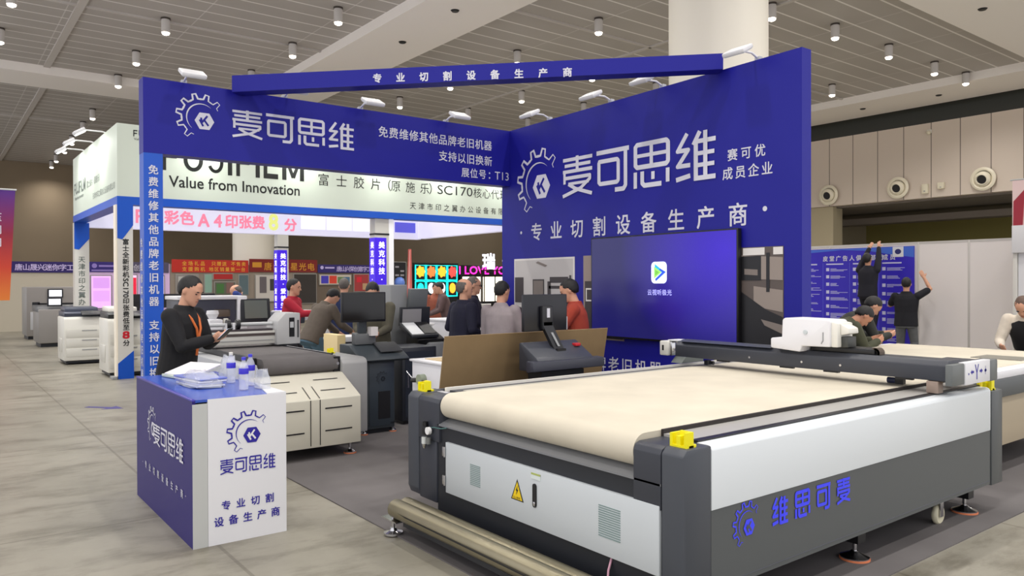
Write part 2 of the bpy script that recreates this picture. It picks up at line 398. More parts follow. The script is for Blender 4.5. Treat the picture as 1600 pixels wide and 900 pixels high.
# soffits under the ceiling
slab('soffit_across', SOFFIT, -57, -9.65, 10.3, 12.6, 9.0, ZC)
slab('soffit_along', SOFFIT, -9.65, -7.0, -7, 33, 9.0, ZC)
slab('soffit_along', SOFFIT, -33.2, -31.0, -7, 10.3, 9.0, ZC)
slab('soffit_along', SOFFIT, -33.2, -31.0, 12.6, 30.2, 9.0, ZC)
slab('soffit_across', SOFFIT, -57, -9.65, 30.2, 33, 9.0, ZC)
slab('soffit_across', SOFFIT, -7.0, 7, 30.2, 33, 9.0, ZC)
RAIL = mat('ceiling_rail', (196, 190, 184), .5)
slab('trim_1', RAIL, -31.0, -9.65, 3.3, 3.5, ZC-.06, ZC)
slab('trim_2', RAIL, -57, -33.2, 3.55, 3.75, ZC-.06, ZC)
slab('trim_3', RAIL, -31.0, -9.65, 18.5, 18.62, ZC-.05, ZC)
slab('trim_4', RAIL, -23.72, -23.62, -7, 10.3, ZC-.05, ZC)
slab('trim_5', RAIL, -16.9, -16.82, 12.6, 30.2, ZC-.05, ZC)
slab('trim_6', RAIL, -41.0, -40.9, -7, 10.3, ZC-.05, ZC)
def round_column(x, y):
    mb = MB(); mb.lathe([(.88, 0), (.88, 9.0)], (x, y, 0), 48)
    o = mb.build('column', mat('cream_column', (240, 234, 220), .45)); o['kind'] = 'structure'; return o
round_column(-8.8, 11.5); round_column(-33.7, 11.5)
# little black sensor dots set in the soffits
k = 0
for (x, y) in ((-20.4, 11.5), (-17.2, 11.3), (-8.6, 22.5), (-16.6, 31.4), (-13.6, 31.5)):
    k += 1
    sd = MB().lathe([(.09, 8.965), (.12, 9.0)], (x, y, 0), 14).build('smoke_detector', BLACK)
    tag(sd, ['small dark detector on the pale soffit behind the overhead beam sign', 'small dark detector on the pale soffit nearer the big column', 'small dark detector on the wide white soffit above the wall panels',
             'small dark detector on the far soffit over the dark window band', 'small dark detector on the far soffit, further along towards the red banner'][k-1], 'detector', 'detectors on the soffits')
# carpet under the booth
carpet = MB().box(-8.7, -2.17, 2.5, 11.0, 0, .008).build('carpet', mat('grey_booth_carpet', (104, 100, 100), .9, var=.14, scale=1.5)); carpet['kind'] = 'structure'

# ------------------------------------------------------------------ ceiling downlights
def downlight():
    t = thing('downlight', 'white cylinder downlight hanging from the strip ceiling', 'ceiling light', (0, 0, ZC))
    MB().lathe([(.13, -.0), (.13, -.05)], (0, 0, 0), 20).build('mount', mat('dark_mount', (70, 62, 56), .5), None).parent = t
    mb = MB(); mb.rings([[Vector((r*math.cos(a), r*math.sin(a), z)) for a in [2*math.pi*k/24 for k in range(24)]] for r, z in ((.115, -.05), (.12, -.08), (.12, -.42), (.105, -.42), (.10, -.36))])
    mb.build('housing', mat('lamp_housing', (205, 200, 196), .4), None).parent = t
    MB().lathe([(.085, -.41), (.10, -.43), (.095, -.46), (.05, -.485)], (0, 0, 0), 20).build('bulb', mat('lit_bulb', (255, 246, 228), .3, emit=9.0), None).parent = t
    ld = bpy.data.lights.new('lamp', 'SPOT'); ld.energy = DOWN_W; ld.spot_size = R(150); ld.spot_blend = .9; ld.shadow_soft_size = .12; ld.color = (1, .965, .92)
    l = bpy.data.objects.new('lamp', ld); COL.objects.link(l); l.parent = t; l.location = (0, 0, -.52)
    return t
proto = downlight(); first = True
rows = {
 'near': [(x, y) for x in (-23.4, -27.25, -31.0+3.85*0) for y in (1.8, 5.5, 9.25) if x > -30.9] + [(-19.65, 1.8), (-19.65, 5.5), (-19.65, 9.07), (-30.75, 5.6)],
 'far_left': [(-37.4, 5.8), (-40.6, 5.9), (-44.8, 6.0), (-47.9, 6.07), (-51.7, 6.12), (-54.5, 6.2)],
 'mid': [(x, y) for x in (-15.95, -19.75, -23.78, -27.55) for y in (15.4, 18.75, 22.08, 25.4)],
 'right': [(x, y) for x in (-12.1, -15.86) for y in (21.3, 24.5, 27.7)] + [(-12.25, 18.35), (-12.02, 30.0)],
 'unseen': [(x, y) for x in (-15.8, -12.0) for y in (-1.6, 1.8, 5.5, 9.0)] + [(x, y) for x in (-5.2, -1.2, 2.8) for y in (-4, 0, 4, 8, 12, 16.5)] + [(-12, 15.3)] + [(x, y) for x in (-5.2, -1.2, 2.8) for y in (20.5, 24.5, 28.5)],
}
labs = {'near': 'white cylinder downlight in the ceiling bay over the yellow-eight print booth', 'far_left': 'white cylinder downlight in the single row receding past the arm spotlights',
        'mid': 'white cylinder downlight in the ceiling bay behind the long overhead beam sign', 'right': 'white cylinder downlight in the ceiling bay beside the wide white soffit', 'unseen': 'white cylinder downlight above the blue booth, out of the picture'}
for key, pts in rows.items():
    done = set()
    for (x, y) in pts:
        if (x, y) in done: continue
        done.add((x, y))
        if key == 'right' and any(abs(x-a) < .3 and abs(y-b) < .8 for a, b in rows['mid']): continue
        d = proto if first else copy_tree(proto); first = False
        d.location = (x, y, ZC); d['label'] = labs[key]; d['group'] = 'ceiling downlights ' + {'near': 'over the print booth', 'far_left': 'in the receding row', 'mid': 'behind the overhead beam', 'right': 'by the white soffit', 'unseen': 'above the booth'}[key]

# ------------------------------------------------------------------ air nozzles and boxes on the upper wall
def nozzle(x, z, label):
    t = thing('air_nozzle', label, 'air vent', (x, 32.88, z), 'round air nozzles on the upper wall')
    rot = Matrix.Translation((x, 32.88, z)) @ Matrix.Rotation(R(90), 4, 'X')
    MB(rot).rings([[Vector((r*math.cos(a), r*math.sin(a), zz)) for a in [2*math.pi*k/32 for k in range(32)]] for r, zz in ((.46, 0), (.46, .03), (.38, .07), (.33, .05), (.30, .0))]).build('flange', mat('nozzle_cream', (236, 228, 206), .4), t)
    M2 = rot @ Matrix.Rotation(R(14), 4, 'X')
    MB(M2).rings([[Vector((r*math.cos(a), r*math.sin(a), zz)) for a in [2*math.pi*k/28 for k in range(28)]] for r, zz in ((.30, -.0), (.29, .12), (.20, .2), (.18, .19), (.17, .14), (.165, .02))]).build('nozzle_ball', mat('nozzle_cream', (236, 228, 206), .4), t)
    MB(M2).cyl((0, 0, .02), (0, 0, .145), .172, seg=24).build('throat', BLACK, t)
nozzle(-19.0, 5.68, 'round cream air nozzle nearest the end of the blue logo wall'); nozzle(-15.85, 5.70, 'round cream air nozzle on the upper wall, midmost of three'); nozzle(-12.54, 5.72, 'round cream air nozzle on the upper wall nearest the red banner')
for nm, x, z, sx, sz, lb in (('sensor_box', -14.75, 5.55, .24, .4, 'upright cream sensor box on the grey upper wall panels'), ('junction_box', -14.12, 5.62, .26, .26, 'square pale box on the grey upper wall beside a taller box')):
    t = thing(nm, lb, 'wall box', (x, 33, z)); MB().box(x-sx/2, x+sx/2, 32.86, 33, z-sz/2, z+sz/2, .02).build('cover', mat('box_cream', (228, 220, 196), .5), t)
    MB().box(x-.03, x+.03, 32.85, 32.862, z-sz*.3, z-sz*.2).build('indicator', GREY, t)
t = thing('dome_camera', 'small pale camera high on the grey wall panels', 'camera', (-14.6, 33, 7.9)); MB().ball((-14.6, 32.9, 7.86), .09).build('dome', mat('box_cream', (228, 220, 196), .5), t); MB().box(-14.68, -14.52, 32.93, 33, 7.84, 7.98).build('bracket', PCW, t)

# ================================================================== BLUE BOOTH
# logo wall facing the machine (front plane y = 6.8)
WY = 6.8
wallb = thing('booth_wall', 'tall blue booth wall with white gear logo and lettering behind the cutter', 'exhibition wall', (-6.55, WY, 0))
MB().prism([(-9.1, 0), (-4.206, 0), (-4.206, 3.995), (-9.1, 3.918)], 'y', WY, WY+.16).build('wall_panel', BLUE, wallb)
logo('logo_gear', WHITE_TXT, BLUE, wallb, (-8.25, WY, 3.10), X, Z, .47)
lettering('logo_lettering', WHITE_TXT, wallb, lambda mb: logotype_mb(mb, '麦可思维', (-7.727, WY, 2.83), X, Z, 2.5, .54))
def f_side(mb):
    spaced_mb(mb, '赛可优', (-5.08, WY, 2.985), X, Z, .47, .135, .012); spaced_mb(mb, '成员企业', (-5.145, WY, 2.79), X, Z, .62, .14, .012)
lettering('member_lettering', WHITE_TXT, wallb, f_side)
def f_slog(mb):
    spaced_mb(mb, '专业切割设备生产商', (-8.42, WY, 2.285), X, Z, 3.6, .26, .012)
    char_mb(mb, '·', (-8.74, WY, 2.3), X, Z, .2, .24); char_mb(mb, '·', (-4.72, WY, 2.3), X, Z, .2, .3)
lettering('slogan_lettering', WHITE_TXT, wallb, f_slog)
def f_low(mb):
    spaced_mb(mb, '免费维修其他品牌老旧机器', (-8.72, WY, .58), X, Z, 2.72, .2, .008)
    char_mb(mb, '·', (-5.75, WY, .62), X, Z, .15, .2)
lettering('low_lettering', WHITE_TXT, wallb, f_low)
# printed photographs on the wall
PW = mat('photo_wall_grey', (196, 192, 190), .5); PD = mat('photo_dark', (62, 56, 58), .5); PM = mat('photo_mid', (128, 118, 112), .5); PF = mat('photo_floor', (202, 188, 178), .5); PL = mat('photo_light', (226, 222, 218), .5)
PB = mat('photo_black', (26, 26, 30), .4)
def quadset(name, m, parent, polys, lift):
    mb = MB()
    for p in polys: mb.poly([(x, WY-lift, z) for x, z in p])
    return mb.build(name, m, parent, smooth=0, recalc=False)
def rect(x0, x1, z0, z1): return [(x0, z0), (x1, z0), (x1, z1), (x0, z1)]
p1 = thing('wall_photo', 'printed photo of a workshop with a pale flatbed machine, on the blue wall', 'photo print', (-8.15, WY, 1.0), 'photo prints on the blue wall')
MB().box(-8.80, -7.50, WY-.006, WY, .95, 2.045).build('print_sheet', PL, p1)
quadset('photo_room', PW, p1, [rect(-8.78, -7.53, 1.25, 2.02)], .008)
quadset('photo_floor', PF, p1, [rect(-8.78, -7.53, .97, 1.25)], .009)
quadset('photo_machines', PD, p1, [rect(-8.78, -8.58, 1.42, 1.78), rect(-8.37, -8.12, 1.5, 1.75), rect(-8.02, -7.55, 1.62, 1.66), rect(-8.0, -7.62, 1.70, 1.78), rect(-7.98, -7.55, 1.38, 1.5),
    [(-8.7, 1.36), (-7.9, 1.2), (-7.9, 1.13), (-8.72, 1.28)], rect(-8.72, -8.66, 1.1, 1.3), rect(-8.58, -8.5, 1.0, 1.3), rect(-8.05, -7.98, 1.3, 1.72), rect(-7.6, -7.56, 1.4, 1.8), rect(-8.62, -8.5, 1.4, 1.5)], .011)
quadset('photo_tables', PL, p1, [[(-8.7, 1.38), (-7.55, 1.36), (-7.55, 1.26), (-8.2, 1.24)], [(-8.6, 1.46), (-8.05, 1.48), (-8.05, 1.42), (-8.6, 1.40)]], .012)
quadset('photo_window', PM, p1, [rect(-8.35, -8.14, 1.52, 1.73), [(-8.3, 1.98), (-8.1, 1.92), (-8.05, 1.94), (-8.25, 2.0)]], .013)
p2 = thing('wall_photo', 'narrow printed photo half hidden behind the big television', 'photo print', (-7.0, WY, 1.0), 'photo prints on the blue wall')
MB().box(-7.33, -6.6, WY-.006, WY, .98, 2.05).build('print_sheet', mat('photo_tan', (152, 136, 128), .5), p2)
quadset('photo_dark_part', PD, p2, [rect(-7.3, -6.62, 1.0, 1.72)], .009)
quadset('photo_frame', PL, p2, [rect(-7.28, -7.1, 1.46, 1.63)], .011); quadset('photo_inset', PD, p2, [rect(-7.26, -7.12, 1.48, 1.61)], .012)
p3 = thing('wall_photo', 'dark printed photo of office rooms at the outer end of the blue wall', 'photo print', (-4.6, WY, 1.0), 'photo prints on the blue wall')
MB().box(-5.3, -4.405, WY-.006, WY, .9, 2.063).build('print_sheet', mat('photo_brown', (92, 82, 78), .5), p3)
quadset('photo_cabinets', PL, p3, [rect(-4.88, -4.62, 1.98, 2.055), rect(-4.52, -4.41, 1.98, 2.055)], .009)
quadset('photo_room', mat('photo_beige', (150, 138, 130), .5), p3, [[(-5.2, 1.75), (-4.41, 1.72), (-4.41, 1.95), (-5.2, 2.0)], [(-4.75, 1.45), (-4.41, 1.4), (-4.41, 1.62), (-4.75, 1.66)]], .010)
quadset('photo_furniture', PB, p3, [rect(-4.9, -4.66, 1.72, 1.97), [(-5.2, .92), (-4.41, .92), (-4.41, 1.35), (-4.6, 1.42), (-4.9, 1.6), (-5.2, 1.66)], rect(-4.6, -4.56, 1.6, 2.0)], .012)
quadset('photo_shine', PM, p3, [[(-4.66, 1.32), (-4.41, 1.27), (-4.41, 1.18), (-4.62, 1.26)], [(-4.86, 1.78), (-4.7, 1.77), (-4.7, 1.83), (-4.86, 1.84)]], .013)

# television
tv = thing('television', 'large wall-mounted television with a dark blue screen and play-arrow icon', 'television', (-6.0, WY, 1.64))
MB().box(-7.115, -4.893, WY-.075, WY-.012, 1.017, 2.267, .008).build('tv_frame', BLACK, tv)
MB().box(-6.6, -5.4, WY-.014, WY+.0, 1.3, 2.0).build('wall_mount', DEEP, tv)
def tv_mat():
    m = bpy.data.materials.new('tv_picture'); m.use_nodes = True; nt = m.node_tree; L = nt.links.new; b = nt.nodes['Principled BSDF']
    g = nd(nt, 'ShaderNodeNewGeometry'); mp = nd(nt, 'ShaderNodeMapping'); mp.inputs['Location'].default_value = (5.05/1.55, 0, -2.05/1.2); mp.inputs['Scale'].default_value = (1/1.55, 0, 1/1.2)
    L(g.outputs['Position'], mp.inputs['Vector']); gr = nd(nt, 'ShaderNodeTexGradient', gradient_type='SPHERICAL'); L(mp.outputs[0], gr.inputs['Vector'])
    rp = nd(nt, 'ShaderNodeValToRGB'); rp.color_ramp.elements[0].color = (*lin((28, 26, 96)), 1); rp.color_ramp.elements[1].color = (*lin((58, 22, 205)), 1)
    L(gr.outputs['Fac'], rp.inputs['Fac']); L(rp.outputs[0], b.inputs['Emission Color']); b.inputs['Emission Strength'].default_value = .8
    b.inputs['Base Color'].default_value = (.005, .005, .012, 1); b.inputs['Roughness'].default_value = .22; return m
MB().box(-7.095, -4.913, WY-.078, WY-.07, 1.04, 2.25).build('tv_screen', tv_mat(), tv)
def rr(cx, cz, w_, h_, r, n=5):
    P = []
    for (sx, sz, a0) in ((1, 1, 0), (-1, 1, 90), (-1, -1, 180), (1, -1, 270)):
        for k in range(n+1):
            a = R(a0+90*k/n); P.append((cx+sx*(w_/2-r)+r*math.cos(a), cz+sz*(h_/2-r)+r*math.sin(a)))
    return P
def ep(name, rgb, polys, y, e=1.0):
    mb = MB()
    for p in polys: mb.poly([(x, y, z) for x, z in p])
    mb.build(name, mat('glow_%d_%d_%d' % rgb, rgb, .4, emit=e), tv, smooth=0, recalc=False)
ep('icon_tile', (205, 215, 250), [rr(-5.973, 1.815, .235, .25, .05)], WY-.0795)
ep('icon_arrow_dark', (28, 70, 190), [[(-6.03, 1.9), (-5.868, 1.82), (-6.02, 1.715), (-6.03, 1.74), (-5.93, 1.815), (-6.03, 1.88)]], WY-.0805)
ep('icon_arrow_teal', (30, 150, 190), [[(-6.035, 1.915), (-5.95, 1.862), (-5.975, 1.84), (-6.035, 1.878)]], WY-.081)
ep('icon_arrow_green', (130, 200, 90), [[(-6.045, 1.885), (-5.93, 1.82), (-6.045, 1.745)]], WY-.0815)
ep('icon_arrow_core', (96, 160, 60), [[(-6.03, 1.85), (-5.965, 1.818), (-6.03, 1.775)]], WY-.082)
lettering('icon_caption', mat('caption_glow', (170, 170, 240), .4, emit=.8), tv, lambda mb: spaced_mb(mb, '云视听极光', (-6.15, WY-.078, 1.55), X, Z, .37, .072, .008))

# fascia over the open side (front plane x = -8.9) with its post
FX = -8.9
fas = thing('booth_fascia', 'blue fascia sign on a tall blue post with white gear logo', 'exhibition fascia', (FX, 2.0, 0))
MB().box(FX-.2, FX, 1.86, WY-.002, 3.112, 3.918).build('fascia_panel', BLUE, fas)
MB().box(FX-.2, FX-.002, 1.862, 2.055, 0, 3.112).build('post', PILLAR_BLUE, fas)
logo('logo_gear', WHITE_TXT, BLUE, fas, (FX, 2.455, 3.555), Y, Z, .265)
lettering('logo_lettering', WHITE_TXT, fas, lambda mb: logotype_mb(mb, '麦可思维', (FX, 2.80, 3.378), Y, Z, 1.51, .325))
lettering('service_lettering', WHITE_TXT, fas, lambda mb: spaced_mb(mb, '免费维修其他品牌老旧机器', (FX, 4.655, 3.592), Y, Z, 1.815, .148, .008))
lettering('exchange_lettering', WHITE_TXT, fas, lambda mb: spaced_mb(mb, '支持以旧换新', (FX, 5.57, 3.37), Y, Z, .905, .148, .008))
lettering('stand_number', WHITE_TXT, fas, lambda mb: (spaced_mb(mb, '展位号', (FX, 5.94, 3.178), Y, Z, .43, .14, .008), char_mb(mb, '：', (FX, 6.39, 3.178), Y, Z, .14, .14, .01), text_mb(mb, 'T13', (FX, 6.52, 3.192), Y, Z, .25, .115, .004)))
def f_post(mb):
    column_mb(mb, '免费维修其他品牌老旧机器', (FX, 1.905, 2.985), Y, .129, .105, .016)
    column_mb(mb, '支持以旧换新', (FX, 1.905, 1.31), Y, .129, .105, .016)
lettering('post_lettering', WHITE_TXT, fas, f_post)
def f_post2(mb):
    column_mb(mb, '免费维修其他品牌老旧机器', (FX-.16, 1.862, 2.2), X, .129, .105, .016)
lettering('post_side_lettering', WHITE_TXT, fas, f_post2)

# diagonal beam sign across the open corner
bA = Vector((-8.78, 2.76, 0)); bB = Vector((-5.05, 6.69, 0)); bd = (bB-bA).normalized(); bn = Vector((bd.y, -bd.x, 0)); bl = (bB-bA).length
Mb = Matrix(((bd.x, -bn.x, 0, bA.x), (bd.y, -bn.y, 0, bA.y), (0, 0, 1, 0), (0, 0, 0, 1)))
beam = thing('overhead_beam_sign', 'long blue beam sign with white lettering spanning the booth corner overhead', 'beam sign', (-6.9, 4.75, 3.9))
mb = MB(Mb); mb.prism([(0, 3.865), (bl, 3.95), (bl, 4.115), (0, 4.05)], 'y', 0, .2); mb.build('beam_body', BLUE, beam)
lettering('beam_lettering', WHITE_TXT, beam, lambda mb: spaced_mb(mb, '专业切割设备生产商', bA + bd*1.63 + Vector((0, 0, 3.915)), bd, (0, 0, 1), 2.2, .105, .03))

# LED floodlights clipped on the wall tops
def floodlight(name, loc, outward, label, group, lit=False):
    a = math.atan2(outward[1], outward[0]); M = Matrix.Translation(loc) @ Matrix.Rotation(a, 4, 'Z')
    t = thing(name, label, 'spotlight', loc, group)
    MB(M).box(-.03, .03, -.03, .03, .002, .05, .005).build('clamp', LGREY, t)
    MB(M).tube([(0, 0, .03), (.12, 0, .07), (.30, 0, .06)], .012, 8).build('arm', WHITE, t)
    MB(M @ Matrix.Translation((.36, 0, .05)) @ Matrix.Rotation(R(28), 4, 'Y')).box(-.09, .09, -.13, .13, -.025, .02, .012).build('lamp_head', WHITE, t)
    MB(M @ Matrix.Translation((.36, 0, .05)) @ Matrix.Rotation(R(28), 4, 'Y')).box(-.075, .075, -.115, .115, -.032, -.024).build('lens', mat('lamp_lens', (225, 228, 232), .15), t)
    return t
for y, lb in ((2.3, 'white floodlight on the fascia top, just above the gear logo'), (3.45, 'white floodlight on the fascia top below the beam sign end'), (4.45, 'white floodlight on the fascia top over the free repair lettering'), (5.75, 'white floodlight on the fascia top nearest the inner corner')):
    floodlight('floodlight', (FX-.1, y, 3.918), (1, 0), lb, 'white floodlights along the booth top')
for x, z, lb in ((-8.1, 3.945, 'white floodlight on the blue wall top nearest the inner corner'), (-6.9, 3.962, 'white floodlight on the blue wall top, second out from the inner corner'), (-6.05, 3.972, 'white floodlight on the blue wall top in front of the big column'), (-4.75, 3.99, 'white floodlight on the blue wall top at the beam sign end')):
    floodlight('floodlight', (x, WY+.08, z), (0, -1), lb, 'white floodlights along the booth top')

# ================================================================== MAIN CUTTER (grey flatbed, cream belt)
MX0, MX1, MY0, MY1, MZ = -4.82, -2.30, 2.75, 6.38, .925
cut = thing('flatbed_cutter', 'large charcoal flatbed cutting machine with a cream conveyor belt and gantry', 'cutting machine', (-3.5, 4.5, 0))
def endpost(name, x0, x1, ya, yb, bott, parent, taper=0, m=DARK):
    mb = MB(); mb.prism([(ya, MZ-.03), (ya+.03, MZ), (yb, MZ), (yb, bott), (ya+.02, bott), (ya, bott+.05)], 'x', x0, x1, .008); return mb.build(name, m, parent)
endpost('corner_post', MX0, -4.672, MY0, 2.98, .205, cut, m=DARK); endpost('corner_post', -2.432, MX1, MY0, 2.955, .0+.2, cut, m=DARK)
# rounded belt side covers between post and roller
for (x0, x1) in ((-4.668, -4.40), (-2.612, -2.436)):
    mb = MB(); mb.prism([(MY0, .62), (MY0, .885), (MY0+.012, .91), (MY0+.04, .922), (3.3, .922), (3.3, .62)], 'x', x0, x1, .004); mb.build('roller_cover', DARK2, cut)
MB().box(-4.668, -4.44, MY0+.004, 2.95, .2, .62, .01).build('front_leg_panel', DARK2, cut)
# belt: rolled over the front drum, flat to the far end
def belt(x0, x1, y0, y1, zt, rad, m, parent, name='belt', th=.012, ax='y'):
    prof = []
    for k in range(13):
        a = R(-90 - 180*k/12); prof.append((y0+rad+rad*math.cos(a), zt-rad+rad*math.sin(a)))
    prof += [(y0+rad+(y1-y0-2*rad)*t/8, zt) for t in range(1, 8)]
    for k in range(13):
        a = R(90 - 180*k/12); prof.append((y1-rad+rad*math.cos(a), zt-rad+rad*math.sin(a)))
    mb = MB()
    if ax == 'y': mb.rings([[(x, p[0], p[1]) for p in prof] for x in (x0, x1)])
    else: mb.rings([[(p[0], y, p[1]) for p in prof] for y in (x0, x1)])
    return mb.build(name, m, parent, smooth=50)
belt(-4.39, -2.618, MY0+.005, 6.30, .952, .085, BELT, cut)
MB().box(-4.48, -4.40, 3.0, 6.3, .90, .946).build('belt_edge', mat('felt_grey', (176, 172, 160), .7), cut)
MB().box(-4.62, -4.485, 2.98, 6.25, .88, .932).build('rail_cover', DARK2, cut)
MB().box(-4.64, -4.62, 2.95, 6.3, .88, .952).build('rail_strip', mat('rail_white', (232, 228, 220), .4), cut)
MB().box(-2.60, -2.425, 2.96, 6.2, .88, .935).build('rail_cover', mat('rail_cover_grey', (168, 166, 162), .4), cut)
MB().box(-2.425, -2.385, 2.96, 6.2, .86, .934).build('rail_slot', BLACK, cut)
MB().box(-2.617, -2.6, 2.96, 6.2, .90, .956).build('rail_slot', mat('slot_brown_black', (42, 36, 34), .7), cut)
# tray lip, black band, door
MB().prism([(2.85, .785), (2.75, .745), (2.75, .735), (2.85, .735)], 'x', -4.42, -2.436).build('front_tray', mat('tray_grey', (132, 134, 138), .35, metal=.3), cut)
MB().box(-4.44, -2.436, 2.765, 2.80, .14, .737).build('front_frame', DEEP, cut)
dr = MB().box(-4.312, -2.442, 2.745, 2.768, .305, .64, .003).build('front_door', mat('door_silver', (196, 202, 206), .35), cut)
for (x0, z0, wv, hv, nl) in ((-4.02, .42, .11, .125, 12), (-2.85, .40, .155, .155, 14)):
    mb = MB()
    for k in range(nl):
        z = z0+hv*k/(nl-1); mb.box(x0, x0+wv, 2.7425, 2.7455, z, z+hv/nl*.45)
    mb.build('vent', mat('vent_green_grey', (120, 142, 140), .5), dr)
mb = MB(); mb.poly([(-3.592, 2.744, .425), (-3.472, 2.744, .425), (-3.532, 2.744, .552)]); mb.build('warning_sign', BLACK_TXT, dr, 0)
mb = MB(); mb.poly([(-3.580, 2.743, .431), (-3.484, 2.743, .431), (-3.532, 2.743, .536)]); mb.build('warning_plate', mat('warning_yellow', (240, 205, 20), .4), dr, 0)
mb = MB(); mb.poly([(-3.528, 2.742, .515), (-3.545, 2.742, .482), (-3.535, 2.742, .482), (-3.542, 2.742, .455), (-3.52, 2.742, .490), (-3.531, 2.742, .490)]); spaced_mb(mb, '当心触电', (-3.568, 2.742, .434), X, Z, .07, .017, 0); mb.build('warning_bolt', BLACK_TXT, dr, 0)
mb = MB(); mb.prism(rr(-3.369, .490, .032, .135, .015), 'y', 2.738, 2.746); mb.build('door_latch', BLACK, dr)
MB().box(-3.378, -3.36, 2.734, 2.74, .43, .455, .004).build('latch_key', STEEL, dr)
MB().box(-3.40, -3.318, 2.742, 2.7455, .582, .615).build('door_label', mat('label_pale', (215, 224, 222), .5), dr)
MB().box(-3.40, -3.318, 2.741, 2.744, .607, .617).build('label_strip', mat('label_green', (170, 182, 100), .5), dr)
for z in (.575, .385):
    mb = MB(); mb.box(-4.345, -4.315, 2.738, 2.748, z-.032, z+.032, .002); mb.cyl((-4.314, 2.738, z-.034), (-4.314, 2.738, z+.034), .006); mb.build('hinge', STEEL, cut)
# side: white panel over grey panel
MB().prism([(-2.40, .88), (-2.40, .918), (-2.385, .926), (-2.325, .926), (-2.308, .918), (MX1, .90), (MX1, .614), (-2.34, .614)], 'y', 2.957, 6.165, .003).build('side_panel_white', mat('side_white', (226, 232, 236), .35), cut)
MB().box(-2.40, MX1-.004, 2.957, 6.165, .22, .612).build('side_panel_grey', mat('side_grey', (80, 84, 86), .4), cut)
MB().prism([(-2.38, .20), (MX1-.002, .245), (MX1-.006, .252), (-2.38, .26)], 'y', 2.957, 6.165).build('side_lip', DARK2, cut)
MB().prism([(MX1-.14, MZ-.01), (MX1, MZ-.03), (MX1, .205), (MX1-.14, .205)], 'y', 6.19, MY1, .006).build('corner_post', mat('side_grey', (80, 84, 86)), cut)
MB().box(MX0, MX0+.16, 6.19, MY1, .205, MZ, .006).build('corner_post', DARK, cut)
MB().box(MX0+.16, MX1-.14, 6.3, 6.36, .2, .90).build('rear_frame', DEEP, cut)
MB().box(MX0+.01, MX0+.05, 2.98, 6.2, .22, .92).build('side_panel_grey', DARK, cut)
MB().box(MX0+.05, MX1-.1, 2.85, 6.3, .26, .30).build('under_frame', DEEP, cut)
MB().box(MX1-.06, MX1-.02, 6.166, 6.188, .38, .61).build('side_gap', BLACK, cut)
logo('side_gear', LOGO_BRIGHT, mat('side_grey', (80, 84, 86)), cut, (MX1-.004, 3.235, .495), Y, Z, .115)
lettering('side_lettering', LOGO_BRIGHT, cut, lambda mb: logotype_mb(mb, '维思可麦', (MX1-.004, 3.448, .443), Y, Z, .76, .14, 1.5, gap=.5))
# feet and castor
def level_foot(x, y, parent, zt=.2, rub=True, r=.085):
    t = MB().box(x-.045, x+.045, y-.045, y+.045, .115, zt).build('leg_block', BLACK, parent)
    MB().lathe([(r, .018), (r, .026), (r*.35, .05), (.02, .06)], (x, y, 0), 24).build('foot_plate', STEEL, parent)
    MB().cyl((x, y, .05), (x, y, .118), .013).build('foot_screw', STEEL, parent)
    MB().lathe([(r*1.03, 0), (r*1.05, .008), (r*1.03, .019)], (x, y, 0), 24).build('foot_pad', RUBBER, parent)
for (x, y) in ((-2.43, 4.50), (-2.43, 6.05), (-4.65, 4.5), (-4.65, 6.05), (-2.43, 3.05)): level_foot(x, y, cut, .26)
def castor(x, y, parent, zt=.26):
    cb = MB().box(x-.05, x+.05, y-.05, y+.05, zt-.03, zt-.015, .004)
    cb.cyl((x, y, zt-.015), (x, y, zt+.0), .02); cb.box(x-.03, x-.024, y-.03, y+.02, .06, zt-.03); cb.box(x+.024, x+.03, y-.03, y+.02, .06, zt-.03)
    c = cb.build('castor', STEEL, parent)
    mb = MB(Matrix.Translation((x, y, .072)) @ Matrix.Rotation(R(90), 4, 'Y')); mb.lathe([(.02, -.019), (.06, -.019), (.069, -.01), (.071, 0), (.069, .01), (.06, .019), (.02, .019)], (0, 0, 0), 24)
    mb.build('castor_wheel', mat('cream_wheel', (222, 216, 188), .4), c)
castor(-2.43, 5.62, cut)
# yellow bumpers on the corners
def bumper(x, y, z, parent, s=1.0):
    mb = MB(); mb.prism(rr(x, y, .10*s, .085*s, .02*s), 'z', z, z+.012); mb.prism([(x-.05*s, y-.042*s), (x-.035*s, y-.042*s), (x-.035*s, y+.042*s), (x-.05*s, y+.042*s)], 'z', z, z+.065*s)
    mb.prism([(x-.02*s, y+.01), (x+.05*s, y+.01), (x+.05*s, y-.042*s), (x+.035*s, y-.042*s), (x+.035*s, y-.005), (x-.02*s, y-.005)], 'z', z, z+.075*s); mb.box(x-.012*s, x+.012*s, y-.04*s, y, z, z+.055*s)
    return mb.build('corner_bumper', YELLOW, parent)
bumper(-2.375, 2.845, .923, cut); bumper(-4.745, 2.86, .923, cut); bumper(-2.36, 6.25, .90, cut); bumper(-4.745, 6.25, .923, cut)
MB().box(-4.66, -4.55, 2.90, 2.94, .923, .927).build('top_label', mat('label_silver', (190, 190, 195), .4), cut)
